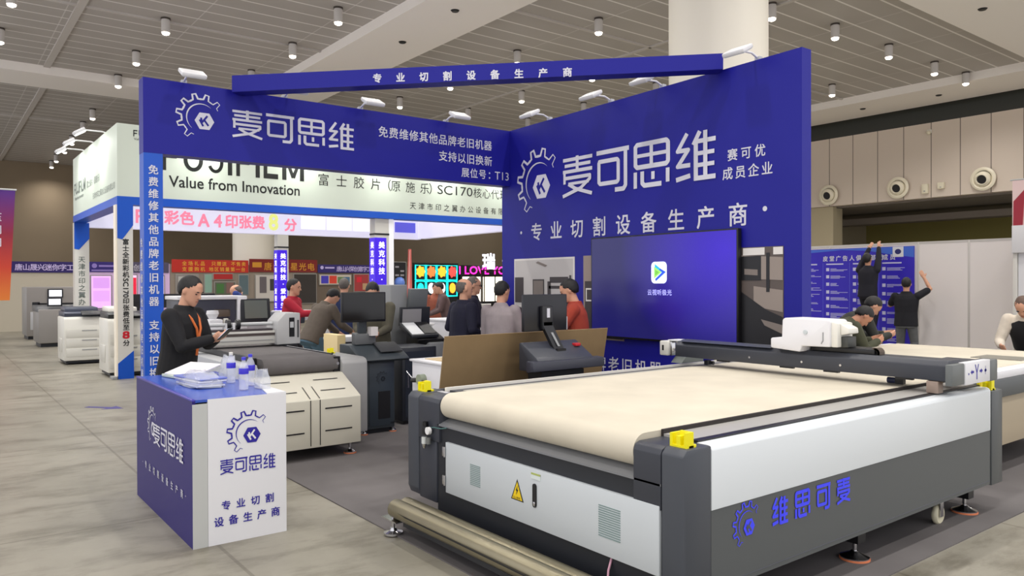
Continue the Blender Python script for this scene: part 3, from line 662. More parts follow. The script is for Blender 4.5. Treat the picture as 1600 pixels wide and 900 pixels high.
# air regulator on the left leg
rg = MB().box(-4.575, -4.525, 2.715, 2.752, .655, .715, .006).build('air_regulator', BLACK, cut)
MB().cyl((-4.55, 2.725, .64), (-4.55, 2.725, .595), .02).build('filter_bowl', mat('cloudy_bowl', (206, 210, 208), .25), rg)
MB().lathe([(.018, .594), (.012, .57), (.006, .56)], (-4.55, 2.725, 0), 12).build('bowl_drain', STEEL, rg)
MB().cyl((-4.495, 2.725, .645), (-4.495, 2.725, .60), .016).build('filter_bowl', mat('cloudy_bowl_dark', (110, 112, 110), .25), rg)
MB().cyl((-4.495, 2.712, .69), (-4.495, 2.735, .69), .026).build('gauge', mat('gauge_white', (235, 235, 235), .3), rg)
MB().tube([(-4.47, 2.735, .715), (-4.44, 2.735, .72), (-4.36, 2.74, .722), (-4.3, 2.745, .735)], .004, 8).build('air_hose', mat('hose_teal', (70, 110, 108), .4), rg)
MB().cyl((-4.55, 2.73, .715), (-4.55, 2.73, .745), .018).build('regulator_knob', BLACK, rg)
mb = MB(); mb.tube([(-2.78, 2.77, .30), (-2.775, 2.74, .24), (-2.76, 2.72, .20), (-2.70, 2.715, .175), (-2.6, 2.72, .165), (-2.48, 2.74, .17)], .006, 8); mb.build('cable', mat('pink_cable', (200, 150, 170), .5), cut)
# gantry
gy0, gy1 = 5.66, 5.88
gan = MB().prism([(gy0, .995), (gy0, 1.10), (gy0+.04, 1.135), (gy1, 1.135), (gy1, .995)], 'x', -4.90, -2.545, .008).build('gantry_beam', DARK2, cut)
MB().prism([(gy0-.002, 1.135), (gy0+.05, 1.15), (gy0+.12, 1.15), (gy0+.12, 1.135)], 'x', -4.85, -3.9).build('cable_channel', DARK, gan)
MB().prism([(gy0+.06, 1.1355), (gy0+.06, 1.175), (gy0+.14, 1.185), (gy0+.14, 1.1355)], 'x', -3.58, -3.07, .004).build('cable_chain', BLACK, gan)
mb = MB()
for k in range(9):
    a = R(90-20*k); cx, cz = -3.07, 1.155
    mb.box(-.016, .016, gy0+.062, gy0+.138, -.008, .008, M=Matrix.Translation((cx+.028*math.cos(a), 0, cz+.028*math.sin(a)-.006)) @ Matrix.Rotation(-(a-R(90)), 4, 'Y'))
mb.build('chain_loop', mat('chain_brown', (92, 78, 66), .5), gan)
for x in (-3.62, -3.30, -4.1):
    MB().cyl((x, gy0-.004, 1.045), (x, gy0+.002, 1.045), .009, seg=12).build('bolt_head', STEEL, gan)
for x in (-4.45, -3.83, -3.45, -2.9): MB().box(x, x+.12, gy0+.02, gy0+.05, .982, .996).build('beam_clip', BLACK, gan)
gan.location = (.24, -.2, .028)
hous = MB().prism([(5.79, 1.10), (5.82, 1.135), (6.03, 1.14), (6.03, .99), (5.79, .99)], 'x', -2.55, -2.30, .01).build('gantry_housing', DARK2, cut)
MB().box(-2.304, -2.256, 5.43, 5.62, .998, 1.142, .008).build('housing_cap', mat('cap_grey', (104, 108, 108), .4), hous)
MB().box(-2.30, -2.252, 5.622, 6.028, .992, 1.145, .004).build('housing_plate', WHITE, hous)
MB().box(-2.36, -2.252, 6.03, 6.165, .985, 1.14, .012).build('housing_cap', mat('cap_grey', (104, 108, 108), .4), hous)
def f_plate(mb):
    x = -2.251
    mb.poly([(x, 5.672+.008*math.cos(t), 1.065+.008*math.sin(t)) for t in [2*math.pi*i/12 for i in range(12)]])
    def P(pts):
        mb.poly([(x, y, z) for y, z in pts])
    P([(5.70, 1.075), (5.727, 1.093), (5.727, 1.083), (5.755, 1.083), (5.755, 1.067), (5.727, 1.067), (5.727, 1.057)])
    P([(5.77, 1.125), (5.784, 1.125), (5.804, 1.078), (5.823, 1.125), (5.837, 1.125), (5.811, 1.065), (5.811, 1.02), (5.797, 1.02), (5.797, 1.065)])
    P([(5.90, 1.075), (5.873, 1.093), (5.873, 1.083), (5.85, 1.083), (5.85, 1.067), (5.873, 1.067), (5.873, 1.057)])
    P([(5.93, 1.078), (5.965, 1.078), (5.965, 1.068), (5.93, 1.068)]); P([(5.945, 1.105), (5.95, 1.105), (5.95, 1.045), (5.945, 1.045)]); P([(5.938, 1.085), (5.957, 1.085), (5.957, 1.062), (5.938, 1.062)])
lettering('axis_marking', LOGO_NAVY, hous, f_plate)
MB().box(-2.44, -2.36, 5.46, 5.54, .936, 1.02, .006).build('carriage_block', mat('carriage_tan', (150, 132, 120), .5), hous)
MB().box(-2.74, -2.68, 5.64, 5.68, .935, 1.0).build('gantry_bracket', BLACK, gan)
MB().cyl((-2.80, 5.66, .975), (-2.74, 5.66, .975), .022).build('bracket_pulley', mat('pulley_navy', (52, 58, 92), .4), gan)
# left end of the gantry
MB().box(-4.99, -4.89, 5.62, 5.80, 1.0, 1.14, .012).build('motor_cover', PCW, gan)
mb = MB(); mb.prism([(5.617, 1.05), (5.623, 1.05), (5.623, 1.10), (5.617, 1.10)], 'x', -4.955, -4.935); mb.build('cover_slot', BLACK, gan)
MB().box(-4.92, -4.78, 5.66, 5.82, 1.14, 1.152, .003).build('top_plate', WHITE, gan)
MB().prism([(gy0-.01, 1.0), (gy0-.01, 1.135), (gy0+.06, 1.135), (gy0+.06, 1.0)], 'x', -4.90, -4.86, .01).build('end_bracket', STEEL, gan)
MB().prism([(5.66, .935), (5.72, .99), (5.98, .99), (5.98, .935)], 'x', -4.88, -4.75).build('gantry_foot', mat('foot_grey', (120, 126, 122), .4), gan)
mb = MB(); mb.box(-4.44, -4.41, 5.6, 5.66, .952, .995); mb.cyl((-4.39, 5.62, .975), (-4.35, 5.62, .975), .016); mb.build('roller_guide', DEEP, gan)
# cutting head
hd = MB().prism([(-3.86, 1.145), (-3.60, 1.128), (-3.585, 1.175), (-3.35, 1.18), (-3.35, 1.37), (-3.365, 1.385), (-3.735, 1.39), (-3.755, 1.375), (-3.76, 1.235), (-3.86, 1.225)], 'y', 5.60, 5.86, .012).build('cutting_head', WHITE, cut)
MB().prism([(-3.352, 1.18), (-3.30, 1.18), (-3.30, 1.36), (-3.352, 1.37)], 'y', 5.62, 5.84, .008).build('head_cover', PCW, hd)
MB().prism([(-3.30, 1.27), (-3.23, 1.285), (-3.235, 1.325), (-3.30, 1.355)], 'y', 5.66, 5.80, .008).build('head_visor', PCW, hd)
MB().box(-3.30, -3.245, 5.67, 5.79, 1.18, 1.26, .004).build('knife_holder', mat('holder_dark', (60, 62, 60), .4), hd)
mb = MB(); mb.prism([(-3.415, 1.20), (-3.40, 1.225), (-3.40, 1.29), (-3.408, 1.29), (-3.408, 1.23), (-3.422, 1.205)], 'y', 5.596, 5.602); mb.build('head_seam', GREY, hd)
MB().cyl((-3.55, 5.59, 1.285), (-3.55, 5.602, 1.285), .017, seg=12).build('head_emblem', mat('emblem_grey', (196, 204, 208), .3), hd)

hd.location = (.24, -.2, .028)
# steel rollers lying in front of the door
fr = thing('roller_rack', 'pair of dull steel feed rollers on the floor before the cutter door', 'feed roller', (-3.4, 2.52, 0))
for (y, z, x0) in ((2.505, .185, -4.56), (2.62, .165, -4.62)):
    mb = MB(); mb.cyl((x0, y, z), (-2.30, y+.02, z), .062, seg=24); mb.build('roller', ROLLER, fr)
MB().box(-4.54, -2.3, 2.445, 2.452, .183, .192).build('roller_seam', BLACK, fr)
MB().box(-4.66, -4.46, 2.45, 2.56, .112, .120).build('foot_bracket', STEEL, fr)
MB().box(-4.45, -2.3, 2.50, 2.62, .09, .12).build('rack_bar', DEEP, fr)
mb = MB(); mb.cyl((-4.585, 2.50, .03), (-4.585, 2.50, .175), .012); mb.build('foot_screw', STEEL, fr)
MB().lathe([(.065, .008), (.065, .022), (.028, .032), (.02, .05)], (-4.585, 2.50, 0), 20).build('foot_plate', STEEL, fr)
mb = MB(); mb.cyl((-2.45, 2.55, .008), (-2.45, 2.55, .12), .02); mb.build('foot_screw', STEEL, fr)

# ================================================================== COUNTER
CX0, CX1, CY0, CY1, CZ = -6.73, -5.11, 1.346, 1.961, .957
ct = thing('reception_counter', 'violet and white reception counter with gear logos standing on bare concrete', 'counter', (-5.9, 1.65, 0))
MB().box(CX0, CX1-.004, CY0, CY0+.02, 0, CZ-.002).build('front_panel', COUNTER_BLUE, ct)
MB().box(CX1-.02, CX1, CY0+.0005, CY0+.093, 0, CZ-.03).build('corner_strip', mat('strip_grey', (188, 190, 188), .5), ct)
MB().box(CX1-.02, CX1, CY0+.095, CY1, 0, CZ-.004).build('end_panel', WHITE, ct)
MB().box(CX0, CX0+.02, CY0+.02, CY1, 0, CZ-.004).build('end_panel', WHITE, ct)
MB().box(CX0, CX1-.02, CY1-.02, CY1, 0, CZ-.004).build('back_panel', WHITE, ct)
MB().prism([(CX0+.01, CY0+.02), (CX1-.004, CY0+.02), (CX1-.004, 1.83), (-5.75, CY1), (CX0+.01, CY1)], 'z', CZ-.02, CZ-.003).build('top_sheet', mat('counter_top_blue', (48, 82, 180), .22), ct)
MB().prism([(CX1-.002, 1.83), (CX1-.002, CY1), (-5.75, CY1)], 'z', CZ-.02, CZ+.002).build('top_sheet_white', WHITE, ct)
MB().box(CX0, CX1, CY0-.003, CY0+.018, CZ-.012, CZ+.002, .003).build('top_edge', mat('edge_violet', (62, 54, 160), .3), ct)
logo('front_gear', WHITE_TXT, COUNTER_BLUE, ct, (-6.19, CY0, .635), X, Z, .145)
lettering('front_logotype', WHITE_TXT, ct, lambda mb: logotype_mb(mb, '麦可思维', (-6.137, CY0, .512), X, Z, .82, .155))
def f_ct(mb):
    spaced_mb(mb, '专业切割设备生产商', (-6.43, CY0, .277), X, Z, 1.1, .062, .012); char_mb(mb, '·', (-6.54, CY0, .28), X, Z, .06, .06); char_mb(mb, '·', (-5.30, CY0, .28), X, Z, .06, .06)
lettering('front_slogan', WHITE_TXT, ct, f_ct)
logo('end_gear', LOGO_NAVY, WHITE, ct, (CX1, 1.705, .71), Y, Z, .145)
lettering('end_logotype', LOGO_NAVY, ct, lambda mb: logotype_mb(mb, '麦可思维', (CX1, 1.518, .452), Y, Z, .365, .098))
def f_ce(mb):
    spaced_mb(mb, '专业切割', (CX1, 1.522, .218), Y, Z, .352, .064, .015); spaced_mb(mb, '设备生产商', (CX1, 1.475, .116), Y, Z, .44, .066, .015)
lettering('end_slogan', LOGO_NAVY, ct, f_ce)
# things on the counter
def bottle(x, y, rx, cap, label):
    t = thing('water_bottle', label, 'bottle', (x, y, CZ+.002), 'water bottles on the counter')
    C0 = (x, y, CZ+.002)
    MB().lathe([(.026, 0), (.032, .004), (.032, .03), (.029, .045), (.032, .06), (.032, .10), (.0325, .15), (.030, .165), (.022, .185), (.0135, .20), (.0125, .212)], C0, 20).build('bottle_body', mat('clear_bottle', (235, 238, 245), .12, alpha=.34), t)
    MB().lathe([(.0332, .11), (.0338, .112), (.0338, .148), (.0332, .15)], C0, 20).build('bottle_label', mat('blue_label', (62, 52, 196), .4), t)
    MB().lathe([(.0148, .207), (.015, .209), (.015, .226), (.013, .228)], C0, 16).build('bottle_cap', cap, t)
bottle(-5.39, 1.765, .03, mat('blue_cap', (70, 66, 205), .4), 'clear water bottle with blue cap, closest to the white counter end'); bottle(-5.58, 1.875, .03, mat('blue_cap', (70, 66, 205)), 'clear water bottle with blue cap, standing behind another blue-capped bottle'); bottle(-5.83, 1.815, .03, PCW, 'clear water bottle with white cap on the counter')
t = thing('paper_stack', 'open stack of white leaflets lying on the counter behind a clear bag', 'leaflets', (-6.42, 1.68, CZ))
MB(Matrix.Translation((-6.42, 1.68, CZ+.004)) @ Matrix.Rotation(R(12), 4, 'Z')).box(-.20, .16, -.14, .14, -.004, .018, .003).build('lower_sheets', mat('leaf_green', (196, 206, 190), .6), t)
MB(Matrix.Translation((-6.42, 1.70, CZ+.055)) @ Matrix.Rotation(R(24), 4, 'Z') @ Matrix.Rotation(R(15), 4, 'X')).box(-.18, .18, -.13, .13, 0, .012, .003).build('top_sheets', mat('paper_white', (244, 240, 244), .6), t)
t = thing('leaflet_pack', 'clear plastic pack of brochures beside the water bottles on the counter', 'plastic pack', (-5.8, 1.66, CZ))
PLAS = mat('clear_plastic', (226, 230, 236), .15, alpha=.38)
for k in range(4):
    MB(Matrix.Translation((-5.86, 1.60, CZ+.006+k*.016)) @ Matrix.Rotation(R(4+2*k), 4, 'Z')).box(-.22, .22, -.10, .10, 0, .012, .002).build('brochure', mat('brochure_%d' % (k % 2), ((222, 222, 232), (120, 132, 205))[k % 2], .4), t)
def bag(name, c, sx, sy, sz, parent, seed, m):
    mb = MB(); rows, seg = 7, 20; rings = []
    for i in range(rows+1):
        tt = i/rows; ring = []
        for k in range(seg):
            a = 2*math.pi*k/seg; q = (abs(math.cos(a))**.5, abs(math.sin(a))**.5); s = (1-.45*tt**2)
            nz = noise.noise(Vector((math.cos(a)*2+seed, math.sin(a)*2, tt*4)))*.22
            ring.append((c[0]+math.copysign(q[0], math.cos(a))*sx*s*(1+nz), c[1]+math.copysign(q[1], math.sin(a))*sy*s*(1+nz), c[2]+tt*sz*(1+nz*.8)))
        rings.append(ring)
    mb.rings(rings); return mb.build(name, m, parent, smooth=60)
bag('wrapper', (-5.86, 1.60, CZ+.003), .25, .12, .095, t, 3.1, PLAS)
t = tag(bag('plastic_bag', (-6.12, 1.89, CZ+.003), .14, .05, .17, None, 8.2, PLAS), 'crumpled clear plastic bag behind the brochure pack on the counter', 'plastic bag')
t = tag(bag('plastic_bag', (-5.40, 1.90, CZ+.003), .085, .04, .13, None, 5.2, PLAS), 'crumpled clear plastic bag on the white corner of the counter top', 'plastic bag')
t = thing('floor_sticker', 'small navy arrow sticker on the bare concrete floor', 'floor sticker', (-11.75, 1.96, 0))
mb = MB(Matrix.Translation((-11.75, 1.96, 0)) @ Matrix.Rotation(R(40), 4, 'Z')); mb.prism([(-.3, .03), (.05, .05), (.05, .14), (.3, -.02), (.05, -.14), (.05, -.04), (-.3, -.05)], 'z', .0005, .002); mb.build('arrow_print', mat('sticker_navy', (60, 50, 130), .5), t)

# ================================================================== SECOND CUTTER (cream front, dark belt)
c2 = thing('flatbed_cutter', 'cream and grey flatbed cutter with dark belt behind the reception counter', 'cutting machine', (-8.3, 3.0, 0))
MB().prism([(-6.94, .13), (-6.94, .585), (-6.948, .594), (-7.36, .783), (-7.47, .785), (-7.47, .13)], 'y', 2.42, 3.425, .004).build('front_panel', CREAM_PANEL, c2)
mb = MB(); lx = -6.938
for y in (2.90, 2.995): mb.box(lx, lx+.003, y, y+.007, .15, .585)
for z in (.49, .275):
    for y0, y1 in ((3.05, 3.33), (2.55, 2.84)): mb.box(lx, lx+.003, y0, y1, z, z+.012)
sl = Vector((-.412, 0, .189)).normalized(); nr = Vector((.189, 0, .412)).normalized()
def slope_strip(t0, t1, y0, y1):
    p = Vector((-6.948, 0, .594)); q = [p+sl*t0, p+sl*t1]
    mb.poly([(q[0].x+nr.x*.005, y0, q[0].z+nr.z*.005), (q[0].x+nr.x*.005, y1, q[0].z+nr.z*.005), (q[1].x+nr.x*.005, y1, q[1].z+nr.z*.005), (q[1].x+nr.x*.005, y0, q[1].z+nr.z*.005)])
for y in (2.90, 2.995): slope_strip(0, .22, y, y+.008)
for t in (.13, .33): slope_strip(t, t+.012, 3.06, 3.32); slope_strip(t, t+.012, 2.55, 2.82)
mb.build('panel_slots', BLACK, c2)
belt(2.62, 3.40, -9.75, -7.40, .95, .085, BELT_DARK, c2, ax='x')
MB().prism([(-7.37, .13), (-7.37, .87), (-7.40, .905), (-7.46, .92), (-8.1, .92), (-8.1, .13)], 'y', 3.43, 3.72, .015).build('end_cover', mat('end_cover_grey', (160, 160, 160), .4), c2)
MB().box(-9.9, -8.1, 3.43, 3.72, .13, .90, .01).build('side_body', LGREY, c2)
MB().box(-9.9, -7.47, 2.40, 2.58, .13, .90, .01).build('side_body', LGREY, c2)
MB().box(-9.8, -7.6, 2.585, 2.615, .85, .957).build('rail_slot', BLACK, c2)
MB().box(-9.8, -7.6, 3.41, 3.43, .85, .957).build('rail_slot', DEEP, c2)
MB().box(-9.8, -7.5, 2.6, 3.43, .2, .74).build('bed_frame', GREY, c2)
MB().box(-7.50, -7.42, 3.36, 3.43, .78, .94).build('belt_bracket', BLACK, c2)
MB().cyl((-7.415, 3.395, .87), (-7.40, 3.395, .87), .015).build('belt_bolt', STEEL, c2)
bumper(-8.02, 3.60, .92, c2, .8)
for (x, y) in ((-7.05, 3.36), (-7.05, 2.5), (-9.6, 3.5)): level_foot(x, y, c2, .135, r=.06)
g2 = MB().prism([(2.36, .985), (2.36, 1.14), (3.55, 1.14), (3.55, .985)], 'x', -9.25, -9.0, .008).build('gantry_beam', mat('gantry_grey', (196, 194, 188), .35), c2)
MB().box(-9.004, -8.994, 2.4, 3.34, 1.085, 1.115).build('beam_slot', mat('slot_brown', (70, 60, 58), .5), g2)
MB().box(-9.2, -9.02, 2.4, 3.3, 1.14, 1.165).build('beam_top_rail', mat('rail_dark', (58, 50, 54), .5), g2)
MB().box(-9.003, -8.993, 2.45, 3.3, 1.03, 1.036).build('beam_line', GREY, g2)
h2 = MB().prism([(3.32, .97), (3.32, 1.15), (3.335, 1.25), (3.43, 1.35), (3.61, 1.345), (3.61, .975)], 'x', -9.3, -8.93, .012).build('cutting_head', mat('head_grey', (182, 182, 182), .4), c2)
MB().box(-8.935, -8.926, 3.47, 3.535, 1.06, 1.29).build('head_display', BLACK, h2)
MB().box(-8.93, -8.924, 3.48, 3.525, 1.17, 1.24).build('display_window', LGREY, h2)
MB().box(-8.935, -8.926, 3.57, 3.59, 1.05, 1.26).build('head_marking', mat('marking_grey', (70, 70, 72), .5), h2)
MB().box(-9.2, -8.95, 3.36, 3.58, .955, .975).build('head_foot', DEEP, h2)
mb = MB(); mb.cyl((-9.1, 2.42, 1.22), (-9.1, 3.32, 1.22), .022); mb.build('feed_rod', LGREY, g2)
for y in (2.80, 2.91): MB().cyl((-9.1, y-.02, 1.22), (-9.1, y+.02, 1.22), .062).build('roll_flange', BLACK, g2)
MB().box(-9.14, -9.06, 2.76, 2.79, 1.14, 1.24).build('rod_holder', WHITE, g2); MB().box(-9.14, -9.06, 2.84, 2.87, 1.14, 1.24).build('rod_holder', WHITE, g2)

# ================================================================== KIOSK with monitor
kb = thing('control_cabinet', 'dark graphite control cabinet with monitor and sloped desk beside the cream cutter', 'control cabinet', (-7.95, 4.07, 0))
KD = mat('kiosk_dark', (54, 61, 67), .45)
MB().box(-8.2, -7.755, 3.87, 4.255, .06, .83, .012).build('body', KD, kb)
MB().box(-8.16, -7.80, 3.90, 4.23, .0, .06).build('plinth', DEEP, kb)
MB().box(-7.757, -7.748, 3.93, 4.235, .09, .80, .004).build('front_panel', mat('kiosk_panel', (48, 57, 66), .4), kb)
MB().box(-7.749, -7.744, 4.04, 4.19, .17, .48).build('vent_panel', BLACK, kb)
logo('panel_gear', mat('gear_dark', (18, 24, 34), .4), mat('kiosk_panel', (48, 57, 66)), kb, (-7.748, 4.09, .63), Y, Z, .075)
MB().prism([(-7.70, .82), (-7.66, .845), (-7.72, .88), (-7.98, 1.0), (-8.22, 1.0), (-8.22, .82)], 'y', 3.79, 4.40, .01).build('desk_top', KD, kb)
MB().prism([(-7.76, .915), (-7.96, 1.008), (-7.95, 1.02), (-7.75, .925)], 'y', 4.08, 4.36, .003).build('keyboard', mat('key_dark', (44, 46, 50), .5), kb)
MB().prism([(-8.05, 1.0), (-7.95, 1.0), (-7.95, 1.12), (-8.05, 1.14)], 'y', 3.86, 4.12, .01).build('stand_base', mat('kiosk_mid', (96, 98, 100), .45), kb)
MB().box(-8.04, -7.98, 3.92, 4.02, 1.1, 1.4, .01).build('monitor_post', KD, kb)
mo = MB().box(-7.965, -7.925, 3.685, 4.235, 1.26, 1.60, .008).build('monitor', BLACK, kb)
MB().box(-7.926, -7.922, 3.70, 4.22, 1.285, 1.588).build('monitor_face', SCREENOFF, mo)
MB().box(-7.99, -7.90, 4.03, 4.12, 1.10, 1.20).build('badge_card', mat('card_pale', (214, 208, 206), .5), kb)
for (x, y) in ((-7.78, 3.88), (-7.78, 4.24)): level_foot(x-.0, y, kb, .12, r=.04)
db = thing('equipment_cabinet', 'tall black equipment cabinet standing just behind the kiosk monitor cabinet', 'equipment cabinet', (-8.2, 4.75, 0))
MB().box(-8.55, -8.02, 4.50, 4.98, .05, .93, .012).build('body', mat('cabinet_black', (28, 32, 42), .4), db); MB().box(-8.5, -8.06, 4.54, 4.94, 0, .05).build('plinth', BLACK, db)
MB().box(-8.021, -8.016, 4.54, 4.94, .1, .88).build('door_panel', mat('cabinet_panel', (34, 40, 52), .35), db); MB().box(-8.017, -8.008, 4.57, 4.585, .45, .6).build('handle', STEEL, db)

# digital press with slanted console behind
pr = thing('digital_press', 'grey digital press with hooded screen and slanted keyboard console beside the navy-jacket men', 'printing press', (-9.0, 5.3, 0))
PG = mat('press_grey', (136, 138, 140), .45); PG2 = mat('press_mid', (104, 108, 110), .45)
MB().box(-9.6, -9.18, 4.98, 5.24, 0, 1.68, .015).build('tower', PG, pr)
MB().box(-9.6, -8.62, 5.24, 5.72, 0, .92, .03).build('body', PG, pr)
MB().prism([(-9.12, 1.28), (-9.06, 1.62), (-9.14, 1.63), (-9.2, 1.28)], 'y', 5.22, 5.50, .01).build('screen_hood', PG2, pr)
MB().prism([(-9.0, 1.13), (-8.98, 1.38), (-9.02, 1.38), (-9.05, 1.13)], 'y', 5.02, 5.48, .008).build('screen_frame', DEEP, pr)
MB().prism([(-8.995, 1.16), (-8.976, 1.35), (-8.98, 1.352), (-9.0, 1.16)], 'y', 5.05, 5.34).build('screen', mat('screen_grey', (150, 148, 150), .3), pr)
MB().prism([(-8.66, .98), (-8.66, 1.02), (-8.98, 1.18), (-8.98, 1.10)], 'y', 5.0, 5.42, .01).build('console', DEEP, pr)
MB().prism([(-8.68, 1.028), (-8.95, 1.165), (-8.95, 1.175), (-8.68, 1.038)], 'y', 5.02, 5.2).build('keypad', mat('key_white', (214, 216, 218), .4), pr)
MB().prism([(-8.69, 1.03), (-8.94, 1.16), (-8.94, 1.172), (-8.69, 1.042)], 'y', 5.22, 5.40).build('touch_pad', BLACK, pr)
MB().prism([(-8.70, .88), (-8.64, .96), (-8.98, 1.1), (-8.98, .88)], 'y', 5.1, 5.5, .01).build('console_support', BLACK, pr)
MB().box(-8.9, -8.65, 5.5, 5.64, .93, .95).build('paper_slips', WHITE, pr)
for z in (.02, .3): MB().box(-8.63, -8.612, 5.26, 5.7, z, z+.03).build('body_seam', DEEP, pr)

# white machine with a wooden top by the fibreboard
m3w = thing('white_work_cabinet', 'white machine cabinet with pale wooden top half hidden by the leaning fibreboard', 'machine cabinet', (-6.0, 4.3, 0))
MB().box(-6.4, -5.72, 3.70, 5.0, .08, .955, .006).build('body', WHITE, m3w); MB().box(-6.36, -5.76, 3.74, 4.96, 0, .08).build('plinth', DEEP, m3w)
MB().box(-6.42, -5.70, 3.68, 5.02, .955, .975, .004).build('top_frame', WHITE, m3w)
MB().box(-6.30, -5.74, 3.78, 4.95, .974, .982).build('wood_top', WOOD, m3w)
mb = MB(); mb.box(-6.15, -5.95, 3.95, 4.6, .981, 1.012, .004); mb.build('tool_tray', mat('tray_brown', (44, 36, 36), .5), m3w)
for y in (4.02, 4.12): MB().cyl((-6.05, y, 1.012), (-6.05, y, 1.03), .025).build('tray_knob', STEEL, m3w)
mb = MB(); mb.cyl((-6.18, 3.64, .80), (-6.18, 3.70, .80), .05); mb.build('gauge', mat('gauge_green', (150, 160, 140), .3, metal=.3), m3w)
MB().tube([(-6.33, 3.66, .78), (-6.24, 3.66, .79)], .022).build('valve', BLACK, m3w); MB().tube([(-6.12, 3.66, .78), (-6.06, 3.66, .775)], .02).build('valve', mat('valve_red', (90, 30, 26), .4), m3w)
MB().tube([(-6.33, 3.66, .8), (-6.40, 3.64, .86)], .006).build('lever', STEEL, m3w)

# brown fibreboard sheet leaning against the far flank of the main cutter
fb = MB(Matrix.Translation((-5.56, 0, 0)) @ Matrix.Rotation(R(11), 4, 'Y')); fb.box(-.006, .006, 3.38, 5.24, .02, 1.285)
tag(fb.build('fibreboard_sheet', CARDB), 'large brown fibreboard sheet leaning upright beside the main cutter', 'board')

# operator console with monitor on the main cutter's far flank
oc = thing('operator_console', 'dark sloped operator console with black monitor on a bent arm, at the cutter flank', 'operator console', (-5.0, 4.35, 0))
MB().prism([(-5.16, .95), (-5.16, 1.185), (-5.13, 1.19), (-4.93, 1.075), (-4.90, 1.05), (-4.90, .965), (-4.97, .95)], 'y', 4.03, 4.66, .01).build('console_body', DARK2, oc)
MB().prism([(-4.96, .95), (-4.96, 1.05), (-4.87, 1.045), (-4.86, .965)], 'y', 3.95, 4.76, .008).build('console_lip', mat('lip_dark', (52, 54, 66), .4), oc)
MB().box(-5.12, -4.94, 4.1, 4.58, 0, .95).build('console_leg', DEEP, oc)
om = MB().box(-5.145, -5.105, 4.045, 4.535, 1.28, 1.60, .008).build('monitor', mat('monitor_black', (16, 17, 26), .3), oc)
MB().box(-5.15, -5.143, 4.06, 4.52, 1.30, 1.585).build('monitor_screen', SCREENOFF, om)
MB().box(-5.107, -5.10, 4.525, 4.533, 1.285, 1.40).build('edge_light', mat('edge_silver', (170, 172, 180), .3), om)
am = MB().box(-5.105, -5.06, 4.215, 4.335, 1.30, 1.50, .012).build('arm_plate', mat('arm_black', (30, 30, 34), .35), oc)
MB().box(-5.062, -5.052, 4.26, 4.29, 1.40, 1.48).build('arm_emblem', mat('emblem_white', (205, 205, 215), .4), am)
mb = MB(); mb.rings([[(x, y+dy, z) for x, z in ((-5.06, 1.36), (-5.10, 1.36), (-5.10, 1.30), (-5.06, 1.30))] for y, dy in ((4.22, 0), (4.33, 0))]); mb.build('arm_joint', DEEP, am)
mb = MB(); mb.rings([[Vector(c) + Vector(o) for o in ((-.02, -.055, 0), (.02, -.055, 0), (.02, .055, 0), (-.02, .055, 0))] for c in ((-5.08, 4.275, 1.33), (-5.04, 4.37, 1.12))]); mb.build('arm_lower', mat('arm_black', (30, 30, 34)), oc)
mb = MB(); mb.rings([[Vector(c) + Vector(o) for o in ((0, -.012, 0), (.006, -.012, 0), (.006, .012, 0), (0, .012, 0))] for c in ((-5.05, 4.305, 1.27), (-5.02, 4.36, 1.15))]); mb.build('arm_strip', GREY, oc)
MB().box(-5.06, -4.99, 4.32, 4.42, 1.10, 1.13).build('arm_foot', BLACK, oc)
MB().box(-5.07, -5.02, 4.56, 4.62, 1.14, 1.165, .004).build('stop_button', mat('button_red', (190, 30, 40), .4), oc)

# ================================================================== TABLE OF THE THIRD CUTTER beyond the gantry
c4 = thing('flatbed_cutter', 'long cream-topped cutting table where the olive-jacket men lean', 'cutting machine', (-3.6, 8.3, 0))
MB().box(-4.62, -2.78, 7.02, 9.58, .88, .935, .008).build('belt_bed', BELT, c4)
MB().box(-2.80, -2.66, 7.0, 9.6, .86, .928, .008).build('white_rail', WHITE, c4); MB().box(-4.74, -4.60, 7.0, 9.6, .86, .928, .008).build('white_rail', WHITE, c4)
MB().box(-3.3, -2.85, 8.35, 8.75, .935, .941).build('bed_plate', mat('plate_grey', (128, 126, 116), .5), c4)
MB().box(-4.74, -2.65, 7.0, 9.6, .70, .86, .01).build('side_panel', mat('side_grey', (80, 84, 86)), c4)
MB().box(-4.70, -2.70, 7.08, 9.52, .26, .70, .01).build('lower_panel', mat('beige_panel', (178, 164, 140), .6), c4)
for (x, y) in ((-2.85, 7.25), (-2.85, 9.35), (-4.55, 7.25), (-4.55, 9.35)): level_foot(x, y, c4, .26)

# ================================================================== PRINT BOOTH with the big latin lettering
FBX, FBY = -15.1, 2.725
FW = mat('fascia_white', (208, 217, 204), .5)
fj = thing('print_booth', 'white print-dealer booth with blue trim, big black fascia lettering and blue-footed posts', 'exhibition booth', (-17.6, 7.0, 0))
MB().box(FBX-.25, FBX, FBY, 12.0, 3.27, 4.575).build('fascia_front', FW, fj)
MB().box(-20.2, FBX-.25, FBY, FBY+.25, 3.27, 4.575).build('fascia_side', FW, fj)
MB().box(-20.45, -20.2, FBY+.25, 12.0, 3.03, 4.4).build('fascia_rear', mat('lightbox_lilac', (214, 212, 236), .5, emit=.35), fj)
MB().box(-20.2, FBX-.25, 11.9, 12.15, 3.05, 4.4).build('fascia_side', mat('lightbox_lilac', (214, 212, 236)), fj)
MB().box(FBX-.27, FBX+.005, FBY-.005, 12.0, 3.128, 3.272).build('trim_strip', PILLAR_BLUE, fj)
MB().box(-20.2, FBX-.27, FBY-.005, FBY+.27, 3.128, 3.272).build('trim_strip', PILLAR_BLUE, fj)
